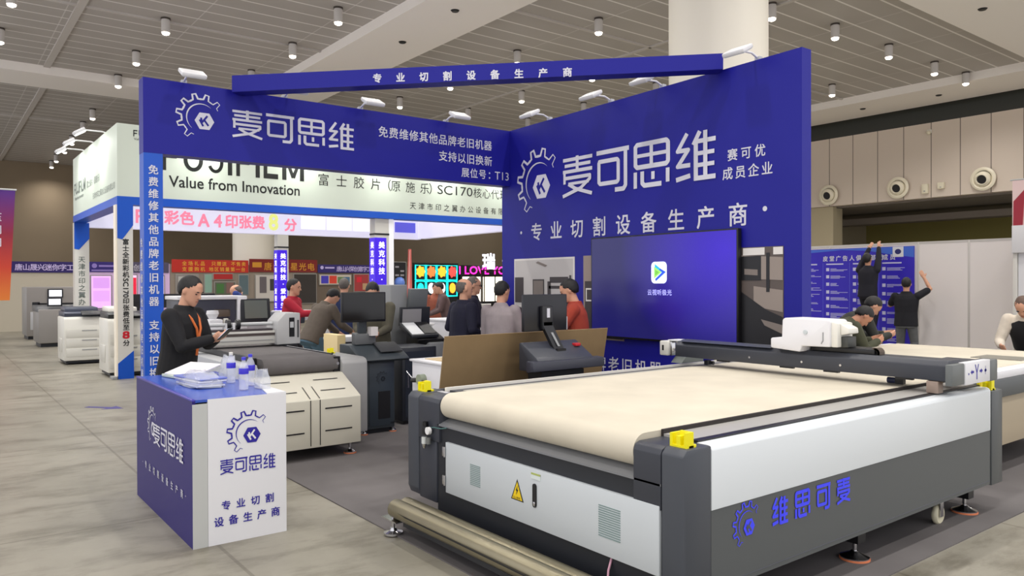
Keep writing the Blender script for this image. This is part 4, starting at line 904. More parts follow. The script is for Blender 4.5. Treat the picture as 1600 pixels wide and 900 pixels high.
lettering('brand_lettering', BLACK_TXT, fj, lambda mb: (fuji_mb(mb, (FBX, 3.47, 3.80), Y, Z, 2.73, .56), text_mb(mb, 'Value from Innovation', (FBX, 3.59, 3.50), Y, Z, 2.51, .21, .012)))
lettering('brand_small', BLACK_TXT, fj, lambda mb: (fuji_mb(mb, (FBX, 2.99, 4.36), Y, Z, .65, .12), text_mb(mb, 'Value from Innovation', (FBX, 3.0, 4.30), Y, Z, .6, .04)))
lettering('dealer_lettering', BLACK_TXT, fj, lambda mb: spaced_mb(mb, '富士胶片', (FBX, 6.49, 3.735), Y, Z, 1.48, .27, 0))
lettering('dealer_lettering', BLACK_TXT, fj, lambda mb: (char_mb(mb, '（', (FBX, 7.95, 3.735), Y, Z, .27, .27, 0), spaced_mb(mb, '原施乐', (FBX, 8.2, 3.735), Y, Z, 1.0, .26, 0), char_mb(mb, '）', (FBX, 9.18, 3.735), Y, Z, .27, .27, 0)))
lettering('dealer_lettering', BLACK_TXT, fj, lambda mb: (text_mb(mb, 'SC170', (FBX, 9.42, 3.765), Y, Z, .98, .21), spaced_mb(mb, '核心代理商', (FBX, 10.42, 3.735), Y, Z, 1.3, .26, 0)))
lettering('company_lettering', BLACK_TXT, fj, lambda mb: spaced_mb(mb, '天津市印之翼办公设备有限公司', (FBX, 8.68, 3.37), Y, Z, 3.1, .17, 0))
lettering('side_lettering', mat('grey_lettering', (92, 104, 98), .5), fj, lambda mb: (fuji_mb(mb, (-20.0, FBY, 3.72), X, Z, 1.5, .26), text_mb(mb, 'Value from Innovation', (-19.95, FBY, 3.60), X, Z, 1.2, .08),
    spaced_mb(mb, '富士胶片（原施乐）', (-18.3, FBY, 3.72), X, Z, 1.6, .16, 0), spaced_mb(mb, '天津市印之翼办公设备有限公司', (-17.6, FBY, 3.42), X, Z, 2.3, .14, 0)))
PINKT = mat('pink_lettering', (235, 130, 160), .5, emit=.35)
lettering('offer_lettering', PINKT, fj, lambda mb: (spaced_mb(mb, 'CPO彩色', (-20.2, 3.6, 3.17), Y, Z, 1.8, .36, .03), spaced_mb(mb, 'A4印张费', (-20.2, 5.45, 3.14), Y, Z, 1.75, .36, .03), char_mb(mb, '分', (-20.2, 7.72, 3.12), Y, Z, .36, .36, .03)))
lettering('offer_figure', mat('yellow_green_lettering', (216, 222, 130), .5, emit=.4), fj, lambda mb: char_mb(mb, '8', (-20.2, 7.22, 3.12), Y, Z, .42, .48, .03))
mb = MB()
for y0, y1 in ((8.2, 8.9), (8.95, 9.7), (9.75, 10.4)): mb.box(-20.19, -20.185, y0, y1, 3.2, 3.55)
mb.build('lightbox_prints', mat('print_white', (236, 238, 246), .5, emit=.4), fj)
mb = MB()
for y0, y1 in ((10.5, 10.95), (11.1, 11.8)): mb.box(-20.19, -20.185, y0, y1, 3.22, 3.52)
mb.build('lightbox_blue_prints', mat('print_blue', (84, 84, 200), .5, emit=.4), fj)
PWH = mat('post_white', (214, 212, 206), .45)
def booth_post(x, y, name_txt, red8, wv=.25, ztop=3.128, dx=.25):
    p = MB().box(x-dx, x, y, y+wv, 0, ztop).build('post', PWH, fj)
    mb = MB(); e = .006
    mb.prism([(y-.004, 2.52), (y+wv*.3, 2.50), (y+wv+.004, 2.76), (y+wv+.004, ztop), (y-.004, ztop)], 'x', x-.01, x+e); mb.build('post_blue_top', PILLAR_BLUE, p)
    mb = MB(); mb.prism([(y-.004, .0), (y+wv+.004, 0), (y+wv+.004, .50), (y-.004, .28)], 'x', x-.01, x+e); mb.build('post_blue_foot', PILLAR_BLUE, p)
    return p
p = booth_post(FBX, FBY+.0, None, True); y8 = FBY+.075
def f_p1(mb):
    y = FBY+.075
    column_mb(mb, '富士全新彩机', (FBX+.001, y, 2.515), Y, .118, .112, .018)
    text_mb(mb, 'SC170', (FBX+.001, y+.01, 1.80), (0, 0, -1), Y, .34, .085, .03)
    column_mb(mb, '印张费低至', (FBX+.001, y, 1.452), Y, .118, .112, .018); column_mb(mb, '分', (FBX+.001, y, .70), Y, .118, .112, .018)
lettering('post_lettering', BLACK_TXT, p, f_p1)
lettering('post_figure', RED, p, lambda mb: text_mb(mb, '8', (FBX+.001, y8, .725), Y, Z, .105, .125, .05))
MB().box(FBX-.22, FBX+.04, FBY-.10, FBY-.02, 0, .05, .005).build('post_base', GREY, p)
MB().box(FBX-.2, FBX-.02, FBY-.03, FBY-.002, .05, 3.12).build('post_side_strip', mat('strip_warm', (236, 226, 208), .4, emit=.12), p)
p = booth_post(-20.2, FBY+.02, None, False, .30)
lettering('post_lettering', mat('grey_lettering', (92, 104, 98)), p, lambda mb: column_mb(mb, '天津市印之翼办公设备', (-20.2, FBY+.09, 2.35), Y, .165, .15, .01))
# LED wrapped posts under the booth fascia
def led_post(x, y, wv, zt, label, extra=False):
    t = thing('led_post', label, 'sign post', (x, y, 0), 'purple LED posts')
    MB().box(x-.25, x, y, y+wv, 0, zt).build('post_core', PWH, t)
    MB().box(x-.26, x+.008, y-.008, y+wv*(.85 if not extra else .8), .2, zt-.42).build('led_panel', mat('led_purple', (58, 20, 205), .4, emit=.45), t)
    MB().box(x-.255, x+.006, y-.006, y+wv+.006, zt-.36, zt-.32).build('post_band', DEEP, t)
    lettering('led_lettering', mat('led_white', (225, 220, 255), .4, emit=1.0), t, lambda mb: (column_mb(mb, '美克科技·爱普生大幅面打印机', (x+.008, y+wv*.22, zt-.5), Y, .19, .16, .02), column_mb(mb, '美克科技·爱普生大幅面打印机', (x-.2, y-.008, zt-.5), X, .19, .16, .02)))
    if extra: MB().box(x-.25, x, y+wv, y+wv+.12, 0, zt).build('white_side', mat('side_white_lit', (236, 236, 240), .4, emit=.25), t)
led_post(-15.15, 7.84, .34, 3.125, 'purple LED sign post with a white flank under the front fascia of the print booth', True)
led_post(-20.2, 7.54, .30, 3.025, 'purple LED sign post at the rear of the print booth, by the yellow figure eight')

# arm spotlights of the print booth, lit
def arm_spot(x, y, z, ang, label, group):
    M = Matrix.Translation((x, y, z)) @ Matrix.Rotation(ang, 4, 'Z')
    t = thing('arm_spotlight', label, 'spotlight', (x, y, z), group)
    MB(M).box(-.05, .03, -.04, .04, .001, .05, .005).build('clamp', LGREY, t)
    MB(M).tube([(0, 0, .03), (.1, 0, .06), (.42, 0, .06)], .014, 8).build('arm', WHITE, t)
    MB(M @ Matrix.Translation((.5, 0, .02)) @ Matrix.Rotation(R(32), 4, 'Y')).box(-.11, .11, -.09, .09, -.035, .03, .015).build('lamp_head', WHITE, t)
    MB(M @ Matrix.Translation((.5, 0, .02)) @ Matrix.Rotation(R(32), 4, 'Y')).box(-.09, .09, -.075, .075, -.05, -.034).build('lens', mat('lit_lens', (250, 255, 244), .2, emit=6), t)
    ld = bpy.data.lights.new('lamp', 'SPOT'); ld.energy = 42; ld.spot_size = R(165); ld.spot_blend = 1; ld.shadow_soft_size = .10; ld.color = (.96, 1, .93)
    l = bpy.data.objects.new('lamp', ld); COL.objects.link(l); l.parent = t
    d = Vector((math.cos(ang), math.sin(ang), 0)); l.location = d*.5+Vector((0, 0, -.06)); l.rotation_euler = (-d*.42+Vector((0, 0, -.75))).to_track_quat('-Z', 'Y').to_euler()
    return t
for x, lb in ((-16.5, 'lit white arm spotlight on the print booth side, nearest the booth corner'), (-17.8, 'lit white arm spotlight on the print booth side, middle one of three'), (-19.0, 'lit white arm spotlight on the print booth side, furthest from the booth corner')):
    arm_spot(x, FBY+.1, 4.576, R(-90), lb, 'arm spotlights on the print booth side')
for y in (4.2, 6.1, 8.0, 9.6, 11.2): arm_spot(FBX-.1, y, 4.576, 0, 'lit arm spotlight over the big black lettering, hidden behind the blue fascia', 'arm spotlights over the print booth front')

# ================================================================== OFFICE PRINTERS AND PRESSES
def copier(name, x, y, wv, dv, hv, label, rot=0, lid=(52, 56, 70), body=PCW, group=None, feed=None):
    # front faces +x; x, y = front corner
    t = thing(name, label, 'printer', (x-dv/2, y+wv/2, 0), group)
    b = MB(); b.prism([(x-dv, .08), (x, .08), (x, hv*.62), (x-.03, hv*.80), (x-.06, hv*.84), (x-dv, hv*.84)], 'y', y, y+wv, .025); b.build('body', body, t)
    MB().box(x-dv+.04, x-.05, y+.04, y+wv-.04, .03, .08).build('base', DEEP, t)
    for yy in (y+.1, y+wv-.1):
        for xx in (x-.12, x-dv+.12): MB().cyl((xx, yy-.02, .03), (xx, yy+.02, .03), .03, seg=14).build('castor', DEEP, t)
    MB().prism([(x-dv+.02, hv*.84), (x-.1, hv*.84), (x-.06, hv*.9), (x-.2, hv*.93), (x-dv+.02, hv*.93)], 'y', y+.02, y+wv-.02, .01).build('scanner_deck', mat('deck_%d_%d' % lid[:2], lid, .4), t)
    MB().prism([(x-dv+.03, hv*.93), (x-.25, hv*.93), (x-.28, hv), (x-dv+.03, hv*1.01)], 'y', y+.05, y+wv*.72, .02).build('document_feeder', feed or body, t)
    MB().prism([(x-.16, hv*.90), (x+.06, hv*.86), (x+.06, hv*.88), (x-.16, hv*.945)], 'y', y+wv*.35, y+wv*.8, .008).build('control_panel', BLACK, t)
    for k, z in enumerate((.16, .16+hv*.17, .16+hv*.34)):
        d = MB().box(x-.004, x+.006, y+.04, y+wv-.04, z, z+hv*.15, .006).build('paper_drawer', mat('drawer_white', (216, 214, 206), .4), t)
        MB().box(x+.004, x+.012, y+wv*.35, y+wv*.65, z+hv*.115, z+hv*.13).build('drawer_grip', GREY, d)
    MB().prism([(x-dv*.3, .25), (x-dv*.72, .25), (x-dv*.80, hv*.45), (x-dv*.25, hv*.45)], 'y', y-.012, y-.0, .004).build('side_tray', mat('drawer_white', (216, 214, 206)), t)
    return t
copier('office_printer', -18.45, 2.30, .95, .95, 1.2, 'white office printer standing behind the blue-footed corner post of the print booth', lid=(60, 66, 84), feed=mat('feeder_navy', (58, 64, 82), .4))
copier('office_printer', -15.46, 2.62, .75, .9, 1.27, 'white office copier half hidden by the blue-footed corner post', lid=(40, 42, 46))
gp = thing('production_printer', 'grey production printer with small lit screen in front of a taller grey one', 'printer', (-24.5, 2.9, 0))
GPM = mat('warm_grey_plastic', (142, 138, 134), .45)
MB().box(-25.3, -24.0, 2.40, 3.45, .1, 1.02, .04).build('body', GPM, gp); MB().box(-25.2, -24.1, 2.46, 3.4, 0, .1).build('base', DEEP, gp)
MB().prism([(-24.02, .95), (-24.3, 1.12), (-25.3, 1.12), (-25.3, .95)], 'y', 2.38, 3.5, .02).build('top_deck', mat('deck_dark', (70, 72, 76), .4), gp)
MB().box(-24.0, -23.985, 2.9, 3.35, .2, .78, .005).build('front_door', mat('door_pale', (196, 192, 188), .4), gp)
MB().box(-24.2, -24.15, 2.62, 2.98, 1.10, 1.34, .01).build('screen_case', DEEP, gp); MB().box(-24.152, -24.146, 2.66, 2.94, 1.14, 1.30).build('screen', mat('lit_panel', (230, 232, 240), .3, emit=.7), gp)
g3 = thing('production_printer', 'tall grey production printer at the white partition below the purple banner', 'printer', (-28.4, 3.0, 0))
MB().box(-29.0, -27.6, 2.45, 4.1, .1, 1.62, .03).build('body', mat('warm_grey_plastic', (142, 138, 134)), g3); MB().box(-28.9, -27.7, 2.5, 4.0, 0, .1).build('base', DEEP, g3)
MB().box(-27.61, -27.59, 2.75, 3.9, .95, 1.12).build('paper_slot', BLACK, g3); MB().box(-27.61, -27.59, 2.55, 3.0, .3, .85, .005).build('front_door', LGREY, g3)
MB().box(-27.6, -27.52, 3.0, 3.42, 1.28, 1.56, .01).build('screen_case', DEEP, g3); MB().box(-27.522, -27.515, 3.04, 3.38, 1.32, 1.52).build('screen', mat('lit_panel', (230, 232, 240)), g3)
MB().box(-27.605, -27.59, 2.6, 2.8, 1.0, 1.15).build('side_slot', DEEP, g3)
def desk(name, x0, x1, y0, y1, h, m, label, top=WHITE):
    t = thing(name, label, 'table', ((x0+x1)/2, (y0+y1)/2, 0))
    MB().box(x0, x1, y0, y1, h-.035, h, .004).build('table_top', top, t)
    MB().box(x0+.03, x1-.03, y0+.03, y0+.06, 0, h-.035).build('side_panel', m, t); MB().box(x0+.03, x1-.03, y1-.06, y1-.03, 0, h-.035).build('side_panel', m, t)
    MB().box(x1-.07, x1-.045, y0+.06, y1-.06, .1, h-.04).build('modesty_panel', m, t)
    return t
def monitor(x, y, z, label, wv=.52, group=None, m=BLACK):
    t = thing('monitor', label, 'monitor', (x, y, z), group)
    MB().box(x-.03, x+.01, y, y+wv, z+.14, z+.14+wv*.6, .008).build('display', m, t); MB().box(x-.06, x-.03, y+wv/2-.04, y+wv/2+.04, z+.02, z+.35, .005).build('stand', DEEP, t)
    MB().box(x-.14, x+.06, y+wv/2-.12, y+wv/2+.12, z+.001, z+.02, .005).build('stand_base', DEEP, t); return t
desk('display_table', -22.6, -21.6, 4.0, 6.6, .92, WHITE, 'white table with three dark monitors behind the white office printers')
for k, (y, lb) in enumerate(((4.15, 'dark monitor on the white table, beside the purple-lit cabinets, first in its row'), (4.95, 'dark monitor on the white table, middle of a row of three'), (5.8, 'dark monitor on the white table, closest to the blue lettered post'))): monitor(-22.0, y, .92, lb, .62, 'monitors on the white table')
# white production press behind the second cutter
wp = thing('production_press', 'white production press with dark front and tilted grey touch screen behind the cream cutter', 'printing press', (-13.0, 3.7, 0))
MB().box(-13.7, -12.9, 3.20, 4.10, .1, 1.44, .02).build('dark_unit', mat('press_dark', (54, 56, 70), .4), wp); MB().box(-13.7, -12.88, 3.18, 4.12, 1.44, 1.50, .01).build('top_cover', WHITE, wp)
MB().box(-12.9, -12.888, 3.74, 4.0, .95, 1.12, .02).build('output_tray', mat('tray_bronze', (104, 92, 82), .4), wp); MB().box(-12.9, -12.888, 3.74, 4.0, 1.16, 1.28, .02).build('output_tray', mat('tray_bronze', (104, 92, 82)), wp)
MB().box(-13.7, -12.86, 4.12, 4.28, .1, 1.50, .02).build('end_pillar', WHITE, wp)
MB().prism([(-12.80, 1.04), (-12.86, 1.45), (-12.92, 1.45), (-12.87, 1.02)], 'y', 4.16, 4.66, .015).build('touch_screen_case', DEEP, wp); MB().prism([(-12.797, 1.12), (-12.842, 1.42), (-12.846, 1.42), (-12.801, 1.12)], 'y', 4.22, 4.60).build('touch_screen', mat('screen_olive', (106, 112, 106), .25), wp)
MB().box(-13.7, -12.9, 4.28, 5.2, .1, 1.05, .03).build('feed_unit', WHITE, wp); MB().box(-13.5, -12.95, 4.9, 5.6, 1.05, 1.22, .03).build('feeder_lid', WHITE, wp); MB().prism([(-12.9, 1.0), (-12.86, 1.18), (-13.1, 1.22), (-13.1, 1.0)], 'y', 4.72, 5.3, .02).build('feeder_panel', mat('panel_navy', (44, 50, 66), .35), wp)
MB().box(-13.6, -12.95, 3.3, 5.1, 0, .1).build('base', DEEP, wp)
bx = thing('coffee_machine', 'small white dispenser beside the dark press front, behind the phone user', 'dispenser', (-11.8, 3.2, 0))
MB().box(-12.0, -11.6, 3.25, 3.62, .0, .95, .01).build('stand', WHITE, bx); MB().box(-11.9, -11.66, 3.32, 3.52, .95, 1.17, .02).build('body', WHITE, bx); MB().lathe([(.05, 1.17), (.09, 1.25), (.08, 1.30)], (-11.78, 3.40, 0), 16).build('funnel', WHITE, bx); MB().cyl((-11.7, 3.57, .95), (-11.7, 3.57, 1.18), .035).build('bottle', PCW, bx)
bd2 = thing('display_counter', 'cream-ended display counter with grey front behind the kiosk monitor', 'counter', (-9.8, 4.9, 0))
MB().box(-10.1, -9.65, 4.42, 4.54, 0, 1.0, .004).build('end_panel', mat('cream_panel', (236, 214, 160), .5), bd2); MB().box(-10.1, -9.65, 4.54, 4.95, .9, .97, .004).build('counter_top', WHITE, bd2); MB().box(-10.06, -9.68, 4.54, 4.93, .1, .9).build('front_panel', mat('slate_panel', (96, 96, 106), .5), bd2)
desk('display_table', -13.4, -12.3, 5.8, 7.6, .95, WHITE, 'white table behind the stooping man in grey jacket')
desk('display_table', -13.2, -12.2, 7.9, 10.4, 1.0, WHITE, 'white table in front of the neon display rack')
pc = thing('paper_carton', 'open white carton on the white table by the neon rack', 'carton', (-12.6, 8.6, 1.0)); MB().box(-12.85, -12.35, 8.3, 8.9, 1.001, 1.2, .01).build('body', WHITE, pc); MB().prism([(-12.35, 1.2), (-12.28, 1.28), (-12.3, 1.29), (-12.37, 1.21)], 'y', 8.3, 8.9).build('flap', PCW, pc)
monitor(-12.6, 9.45, 1.0, 'grey monitor on the white table beyond the grey-sweater man', .6, None, mat('monitor_grey', (92, 98, 100), .4))

t = tag(bag('cloth_cover', (-24.9, .55, 0), .8, .55, .75, None, 2.2, mat('cover_black', (44, 38, 36), .9)), 'dark cloth-covered heap on the floor below the purple and orange hanging banner', 'cover')

# ================================================================== ROW OF SMALL BOOTHS FAR BEHIND
RX = -32.7
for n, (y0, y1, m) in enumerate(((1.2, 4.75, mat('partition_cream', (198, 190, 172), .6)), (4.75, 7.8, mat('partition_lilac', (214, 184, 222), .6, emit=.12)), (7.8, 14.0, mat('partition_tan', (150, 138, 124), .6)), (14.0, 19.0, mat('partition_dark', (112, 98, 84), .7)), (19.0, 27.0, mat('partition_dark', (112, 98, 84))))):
    o = MB().box(RX-.1, RX-.04, y0+.01, y1-.01, 0, 2.5).build('partition', m); o['kind'] = 'structure'
    for yy in (y0+.02, y0+(y1-y0)/2):
        pass
def banner(y0, y1, z0, z1, rgb, fn, trgb, label):
    t = thing('booth_banner', label, 'banner', (RX, (y0+y1)/2, (z0+z1)/2))
    MB().box(RX-.03, RX, y0, y1, z0, z1).build('banner_cloth', mat('banner_%d_%d_%d' % rgb, rgb, .6), t)
    lettering('banner_lettering', mat('bannertext_%d_%d_%d' % trgb, trgb, .6), t, fn); return t
banner(2.1, 4.72, 2.13, 2.53, (44, 28, 104), lambda mb: (spaced_mb(mb, '唐山晟兴迷你字工厂', (RX, 2.55, 2.2), Y, Z, 2.1, .25, .015), char_mb(mb, '二', (RX, 2.18, 2.2), Y, Z, .25, .25)), (214, 200, 244), 'purple banner with pale lettering over the tall grey production printer')
banner(4.93, 5.95, 2.16, 2.55, (50, 34, 120), lambda mb: (mb.poly([(RX+.003, 5.1+.09*math.cos(a), 2.40+.09*math.sin(a)) for a in [k*.5236 for k in range(12)]]), mb.poly([(RX+.003, 5.25, 2.36), (RX+.003, 5.8, 2.36), (RX+.003, 5.8, 2.43), (RX+.003, 5.25, 2.43)]), mb.poly([(RX+.003, 5.0, 2.2), (RX+.003, 5.85, 2.2), (RX+.003, 5.85, 2.25), (RX+.003, 5.0, 2.25)])), (150, 130, 205), 'small purple banner with a round emblem between two white posts')
banner(6.35, 7.75, 2.14, 2.56, (84, 78, 104), lambda mb: spaced_mb(mb, '创意', (RX, 6.45, 2.2), Y, Z, .7, .28, .015), (186, 182, 196), 'greyish banner just beside the bright red banner')
banner(7.86, 10.93, 2.17, 2.69, (196, 42, 30), lambda mb: (spaced_mb(mb, '全场礼品', (RX, 8.25, 2.44), Y, Z, .9, .19, .01), spaced_mb(mb, '只赠送', (RX, 9.4, 2.44), Y, Z, .62, .19, .01), spaced_mb(mb, '不售卖', (RX, 10.2, 2.44), Y, Z, .62, .19, .01), spaced_mb(mb, '支援购机', (RX, 8.25, 2.21), Y, Z, .9, .19, .01), spaced_mb(mb, '地区销量第一台', (RX, 9.3, 2.21), Y, Z, 1.5, .19, .01)), (240, 178, 60), 'bright red banner with two lines of yellow lettering')
banner(10.97, 14.02, 2.2, 2.76, (128, 28, 24), lambda mb: (spaced_mb(mb, '唐山巨星光电', (RX, 11.6, 2.27), Y, Z, 2.3, .36, .015), mb.poly([(RX+.003, 11.1, 2.4), (RX+.003, 11.5, 2.4), (RX+.003, 11.5, 2.62), (RX+.003, 11.1, 2.62)])), (214, 150, 42), 'dark red banner with large gold lettering behind the rear LED post')
banner(14.06, 17.3, 2.19, 2.56, (48, 36, 112), lambda mb: (spaced_mb(mb, '唐山兴荣创意字工厂', (RX, 14.95, 2.24), Y, Z, 2.0, .26, .012), mb.poly([(RX+.003, 14.25+.08*math.cos(a), 2.42+.08*math.sin(a)) for a in [k*.5236 for k in range(12)]]), mb.poly([(RX+.003, 14.4, 2.38), (RX+.003, 14.85, 2.38), (RX+.003, 14.85, 2.45), (RX+.003, 14.4, 2.45)])), (204, 192, 240), 'purple banner with pale lettering under the print booth front fascia')
def board(y0, y1, z0, z1, rgb, label, emit=0, inner=None, name='display_board', x=RX-.042):
    t = thing(name, label, 'display board', (x, (y0+y1)/2, (z0+z1)/2))
    MB().box(x, x+.05, y0, y1, z0, z1, .01).build('board_frame', mat('boardframe', (150, 146, 140), .5), t)
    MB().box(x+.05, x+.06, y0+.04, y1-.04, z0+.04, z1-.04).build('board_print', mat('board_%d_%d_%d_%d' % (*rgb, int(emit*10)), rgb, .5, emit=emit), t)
    if inner:
        for k, (a, b, c, d, rg) in enumerate(inner): MB().box(x+.06, x+.066, a, b, c, d).build('board_picture', mat('pic_%d_%d_%d' % rg, rg, .5, emit=emit), t)
    return t
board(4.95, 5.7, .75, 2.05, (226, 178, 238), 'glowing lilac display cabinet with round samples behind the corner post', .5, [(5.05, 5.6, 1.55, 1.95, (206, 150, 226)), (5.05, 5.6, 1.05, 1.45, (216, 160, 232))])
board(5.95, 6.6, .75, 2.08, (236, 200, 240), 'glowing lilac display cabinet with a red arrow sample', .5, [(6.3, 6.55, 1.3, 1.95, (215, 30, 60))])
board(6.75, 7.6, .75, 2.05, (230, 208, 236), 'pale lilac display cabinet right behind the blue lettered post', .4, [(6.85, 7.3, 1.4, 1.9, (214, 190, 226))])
board(8.0, 8.9, 1.0, 2.1, (146, 140, 136), 'grey display board under the bright red banner end', 0, [(8.1, 8.4, 1.4, 2.0, (190, 190, 186))])
board(9.1, 9.45, 1.3, 2.12, (140, 176, 160), 'narrow pale green display board under the bright red banner')
board(9.45, 10.3, 1.85, 2.15, (180, 34, 34), 'small red poster hung under the bright red banner')
board(9.5, 10.4, 1.15, 1.8, (96, 100, 84), 'framed picture of greenery below a small red poster', 0, [(9.6, 9.9, 1.3, 1.7, (70, 120, 60)), (10.0, 10.3, 1.3, 1.75, (130, 96, 90))])
board(10.5, 10.95, 1.2, 2.1, (90, 110, 116), 'teal-grey display board beside the dark red banner')
board(11.2, 12.3, .9, 2.1, (206, 200, 192), 'white display board with dark figures under the gold lettering', 0, [(11.4, 11.7, 1.3, 2.0, (104, 96, 100)), (11.85, 12.15, 1.4, 1.9, (60, 56, 58))])
board(12.9, 14.0, .8, 2.15, (52, 46, 42), 'black display board under the end of the gold-lettered banner')
board(14.1, 15.7, 1.62, 2.12, (214, 202, 184), 'pale board with rainbow lettering samples under the purple banner', 0, [(14.2, 14.55, 1.7, 2.05, (70, 60, 190)), (14.6, 14.95, 1.7, 2.05, (226, 70, 50)), (15.0, 15.3, 1.72, 2.0, (110, 140, 90)), (15.3, 15.6, 1.7, 2.0, (80, 120, 150))])
board(15.8, 16.6, 1.3, 2.15, (170, 60, 60), 'board of red samples under the purple banner', 0, [(15.95, 16.2, 1.75, 2.0, (224, 40, 60)), (16.25, 16.5, 1.4, 1.7, (196, 160, 120))])
board(17.3, 18.6, .9, 2.75, (26, 24, 30), 'tall black board covered in small white print, beside the red pole', 0, [(17.42+.28*c, 17.62+.28*c, 1.05+.2*r, 1.13+.2*r, (168, 164, 172)) for c in range(4) for r in range(8) if (c+r*3) % 4])
for y, z, r, lb in ((16.35, 2.2, .26, 'round blue balloon nearest the purple banner end'), (17.0, 1.72, .24, 'round blue balloon low beside the LED post')):
    t = thing('balloon', lb, 'balloon', (-30.5, y, z), 'blue balloons'); MB().ball((-30.5, y, z), (r, r, r*1.12)).build('balloon_skin', mat('balloon_blue', (104, 140, 226), .3), t); MB().tube([(-30.5, y, z-r*1.1), (-30.5, y, .0)], .012, 6).build('string', WHITE, t)
t = thing('red_pole', 'tall red and white pole between the black board and the neon rack', 'pole', (-26.5, 15.1, 0)); MB().prism([(15.1, .05), (15.35, .05), (15.3, 3.05), (15.22, 3.05)], 'x', -26.6, -26.5).build('pole_panel', mat('pole_red', (226, 110, 104), .5), t); MB().prism([(15.14, 1.2), (15.2, 1.2), (15.24, 3.0), (15.22, 3.0)], 'x', -26.505, -26.494).build('pole_stripe', mat('pole_pale', (240, 190, 184), .5), t); MB().box(-26.8, -26.3, 14.95, 15.5, 0, .05).build('pole_base', GREY, t)

# neon display rack, glowing letters
def neon_rect(mb, x, y0, y1, z0, z1, r=.035):
    mb.tube([(x, y0, z0), (x, y1, z0), (x, y1, z1), (x, y0, z1), (x, y0, z0+.001)], r, 6)
nr_ = thing('neon_rack', 'tall black rack of glowing turquoise frames with orange neon shapes', 'neon display', (RX+.2, 20.3, 0))
MB().box(RX, RX+.12, 18.95, 21.55, 0, 2.7).build('rack_back', BLACK, nr_)
TEAL = mat('neon_teal', (20, 214, 206), .4, emit=1.6); ORG = mat('neon_orange', (255, 150, 40), .4, emit=1.7); NWH = mat('neon_white', (245, 245, 255), .4, emit=2.2)
mb = MB()
for c in range(4):
    for r in range(2): neon_rect(mb, RX+.16, 19.02+.62*c, 19.58+.62*c, 1.05+.8*r, 1.78+.8*r)
mb.build('neon_frames', TEAL, nr_)
for c in range(4):
    yc = 19.3+.62*c; q = [(RX+.15, yc+(.2 if k % 2 else .25)*math.cos(a), 2.27+(.22 if k % 2 else .30)*math.sin(a)) for k, a in enumerate([i*math.pi/7 for i in range(14)])]
    mb = MB(); mb.rings([q, [(x+.05, y, z) for x, y, z in q]]); mb.build('neon_shape', (ORG, mat('neon_redorange', (255, 104, 50), .4, emit=1.5), ORG, mat('neon_red', (240, 66, 60), .4, emit=1.3))[c], nr_)
for c in range(4):
    yc = 19.3+.62*c; q = [(RX+.15, yc+.17*math.cos(a), 1.45+.26*math.sin(a)) for a in [i*math.pi/6 for i in range(12)]]
    mb = MB(); mb.rings([q, [(x+.05, y, z) for x, y, z in q]]); mb.build('neon_shape', (TEAL, NWH, NWH, ORG)[c], nr_)
lv = thing('neon_sign', 'pink neon lettering sign over bright white light panels', 'neon sign', (RX+.2, 23.2, 2.3))
lettering('neon_lettering', mat('neon_pink', (255, 40, 170), .4, emit=1.8), lv, lambda mb: text_mb(mb, 'I LOVE YOU', (RX+.135, 21.6, 2.16), Y, Z, 3.4, .4, .02)); MB().box(RX+.08, RX+.13, 21.64, 25.1, 2.101, 2.62).build('sign_back', BLACK, lv)
lw = thing('light_wall', 'bright white light panels behind the two navy-jacket men', 'light panel', (RX+.2, 23.2, 0)); MB().box(RX, RX+.2, 21.62, 26.0, 0, 2.1).build('panel_frame', BLACK, lw)
for k in range(6): MB().box(RX+.2, RX+.22, 21.75+.7*k, 22.36+.7*k, .75, 2.02).build('lit_pane', mat('warm_white_light', (255, 244, 222), .4, emit=1.5), lw)
rd = thing('channel_letter_sign', 'white glowing channel letters standing above the pink neon lettering', 'lit sign', (RX+.4, 23.8, 2.8)); lettering('lit_lettering', mat('letter_white', (240, 240, 255), .4, emit=1.6), rd, lambda mb: spaced_mb(mb, '瑞达', (RX+.60, 22.7, 2.40), Y, Z, 2.1, .85, .03)); MB().box(RX+.55, RX+.59, 22.7, 24.85, 2.32, 2.38).build('sign_rail', BLACK, rd); MB().box(RX+.45, RX+.55, 22.7, 22.78, 0, 2.38).build('sign_post', BLACK, rd); MB().box(RX+.45, RX+.55, 24.7, 24.78, 0, 2.38).build('sign_post', BLACK, rd)

# hanging banner at the picture edge
hb = thing('hanging_banner', 'tall purple to orange hanging banner with white vertical lettering', 'banner', (-24.0, 1.5, 2.8))
MB().prism([(1.0, 1.28), (1.76, 1.28), (1.90, 4.18), (1.0, 4.18)], 'x', -24.03, -24.0).build('banner_cloth', grad_mat('purple_orange_print', [(0, (228, 128, 50)), (.3, (206, 66, 44)), (.6, (150, 34, 60)), (1, (84, 42, 140))], 1.28, 4.18), hb)
MB().cyl((-24.015, .95, 4.19), (-24.015, 1.93, 4.19), .025).build('banner_rod', LGREY, hb); MB().tube([(-24.015, 1.3, 4.2), (-24.015, 1.3, ZC)], .008, 6).build('hanging_wire', GREY, hb)
lettering('banner_lettering', WHITE_TXT, hb, lambda mb: (column_mb(mb, '压刻', (-24.0, 1.36, 3.58), Y, .33, .24, .012), column_mb(mb, '门', (-24.0, 1.36, 2.92), Y, .33, .24, .012)))

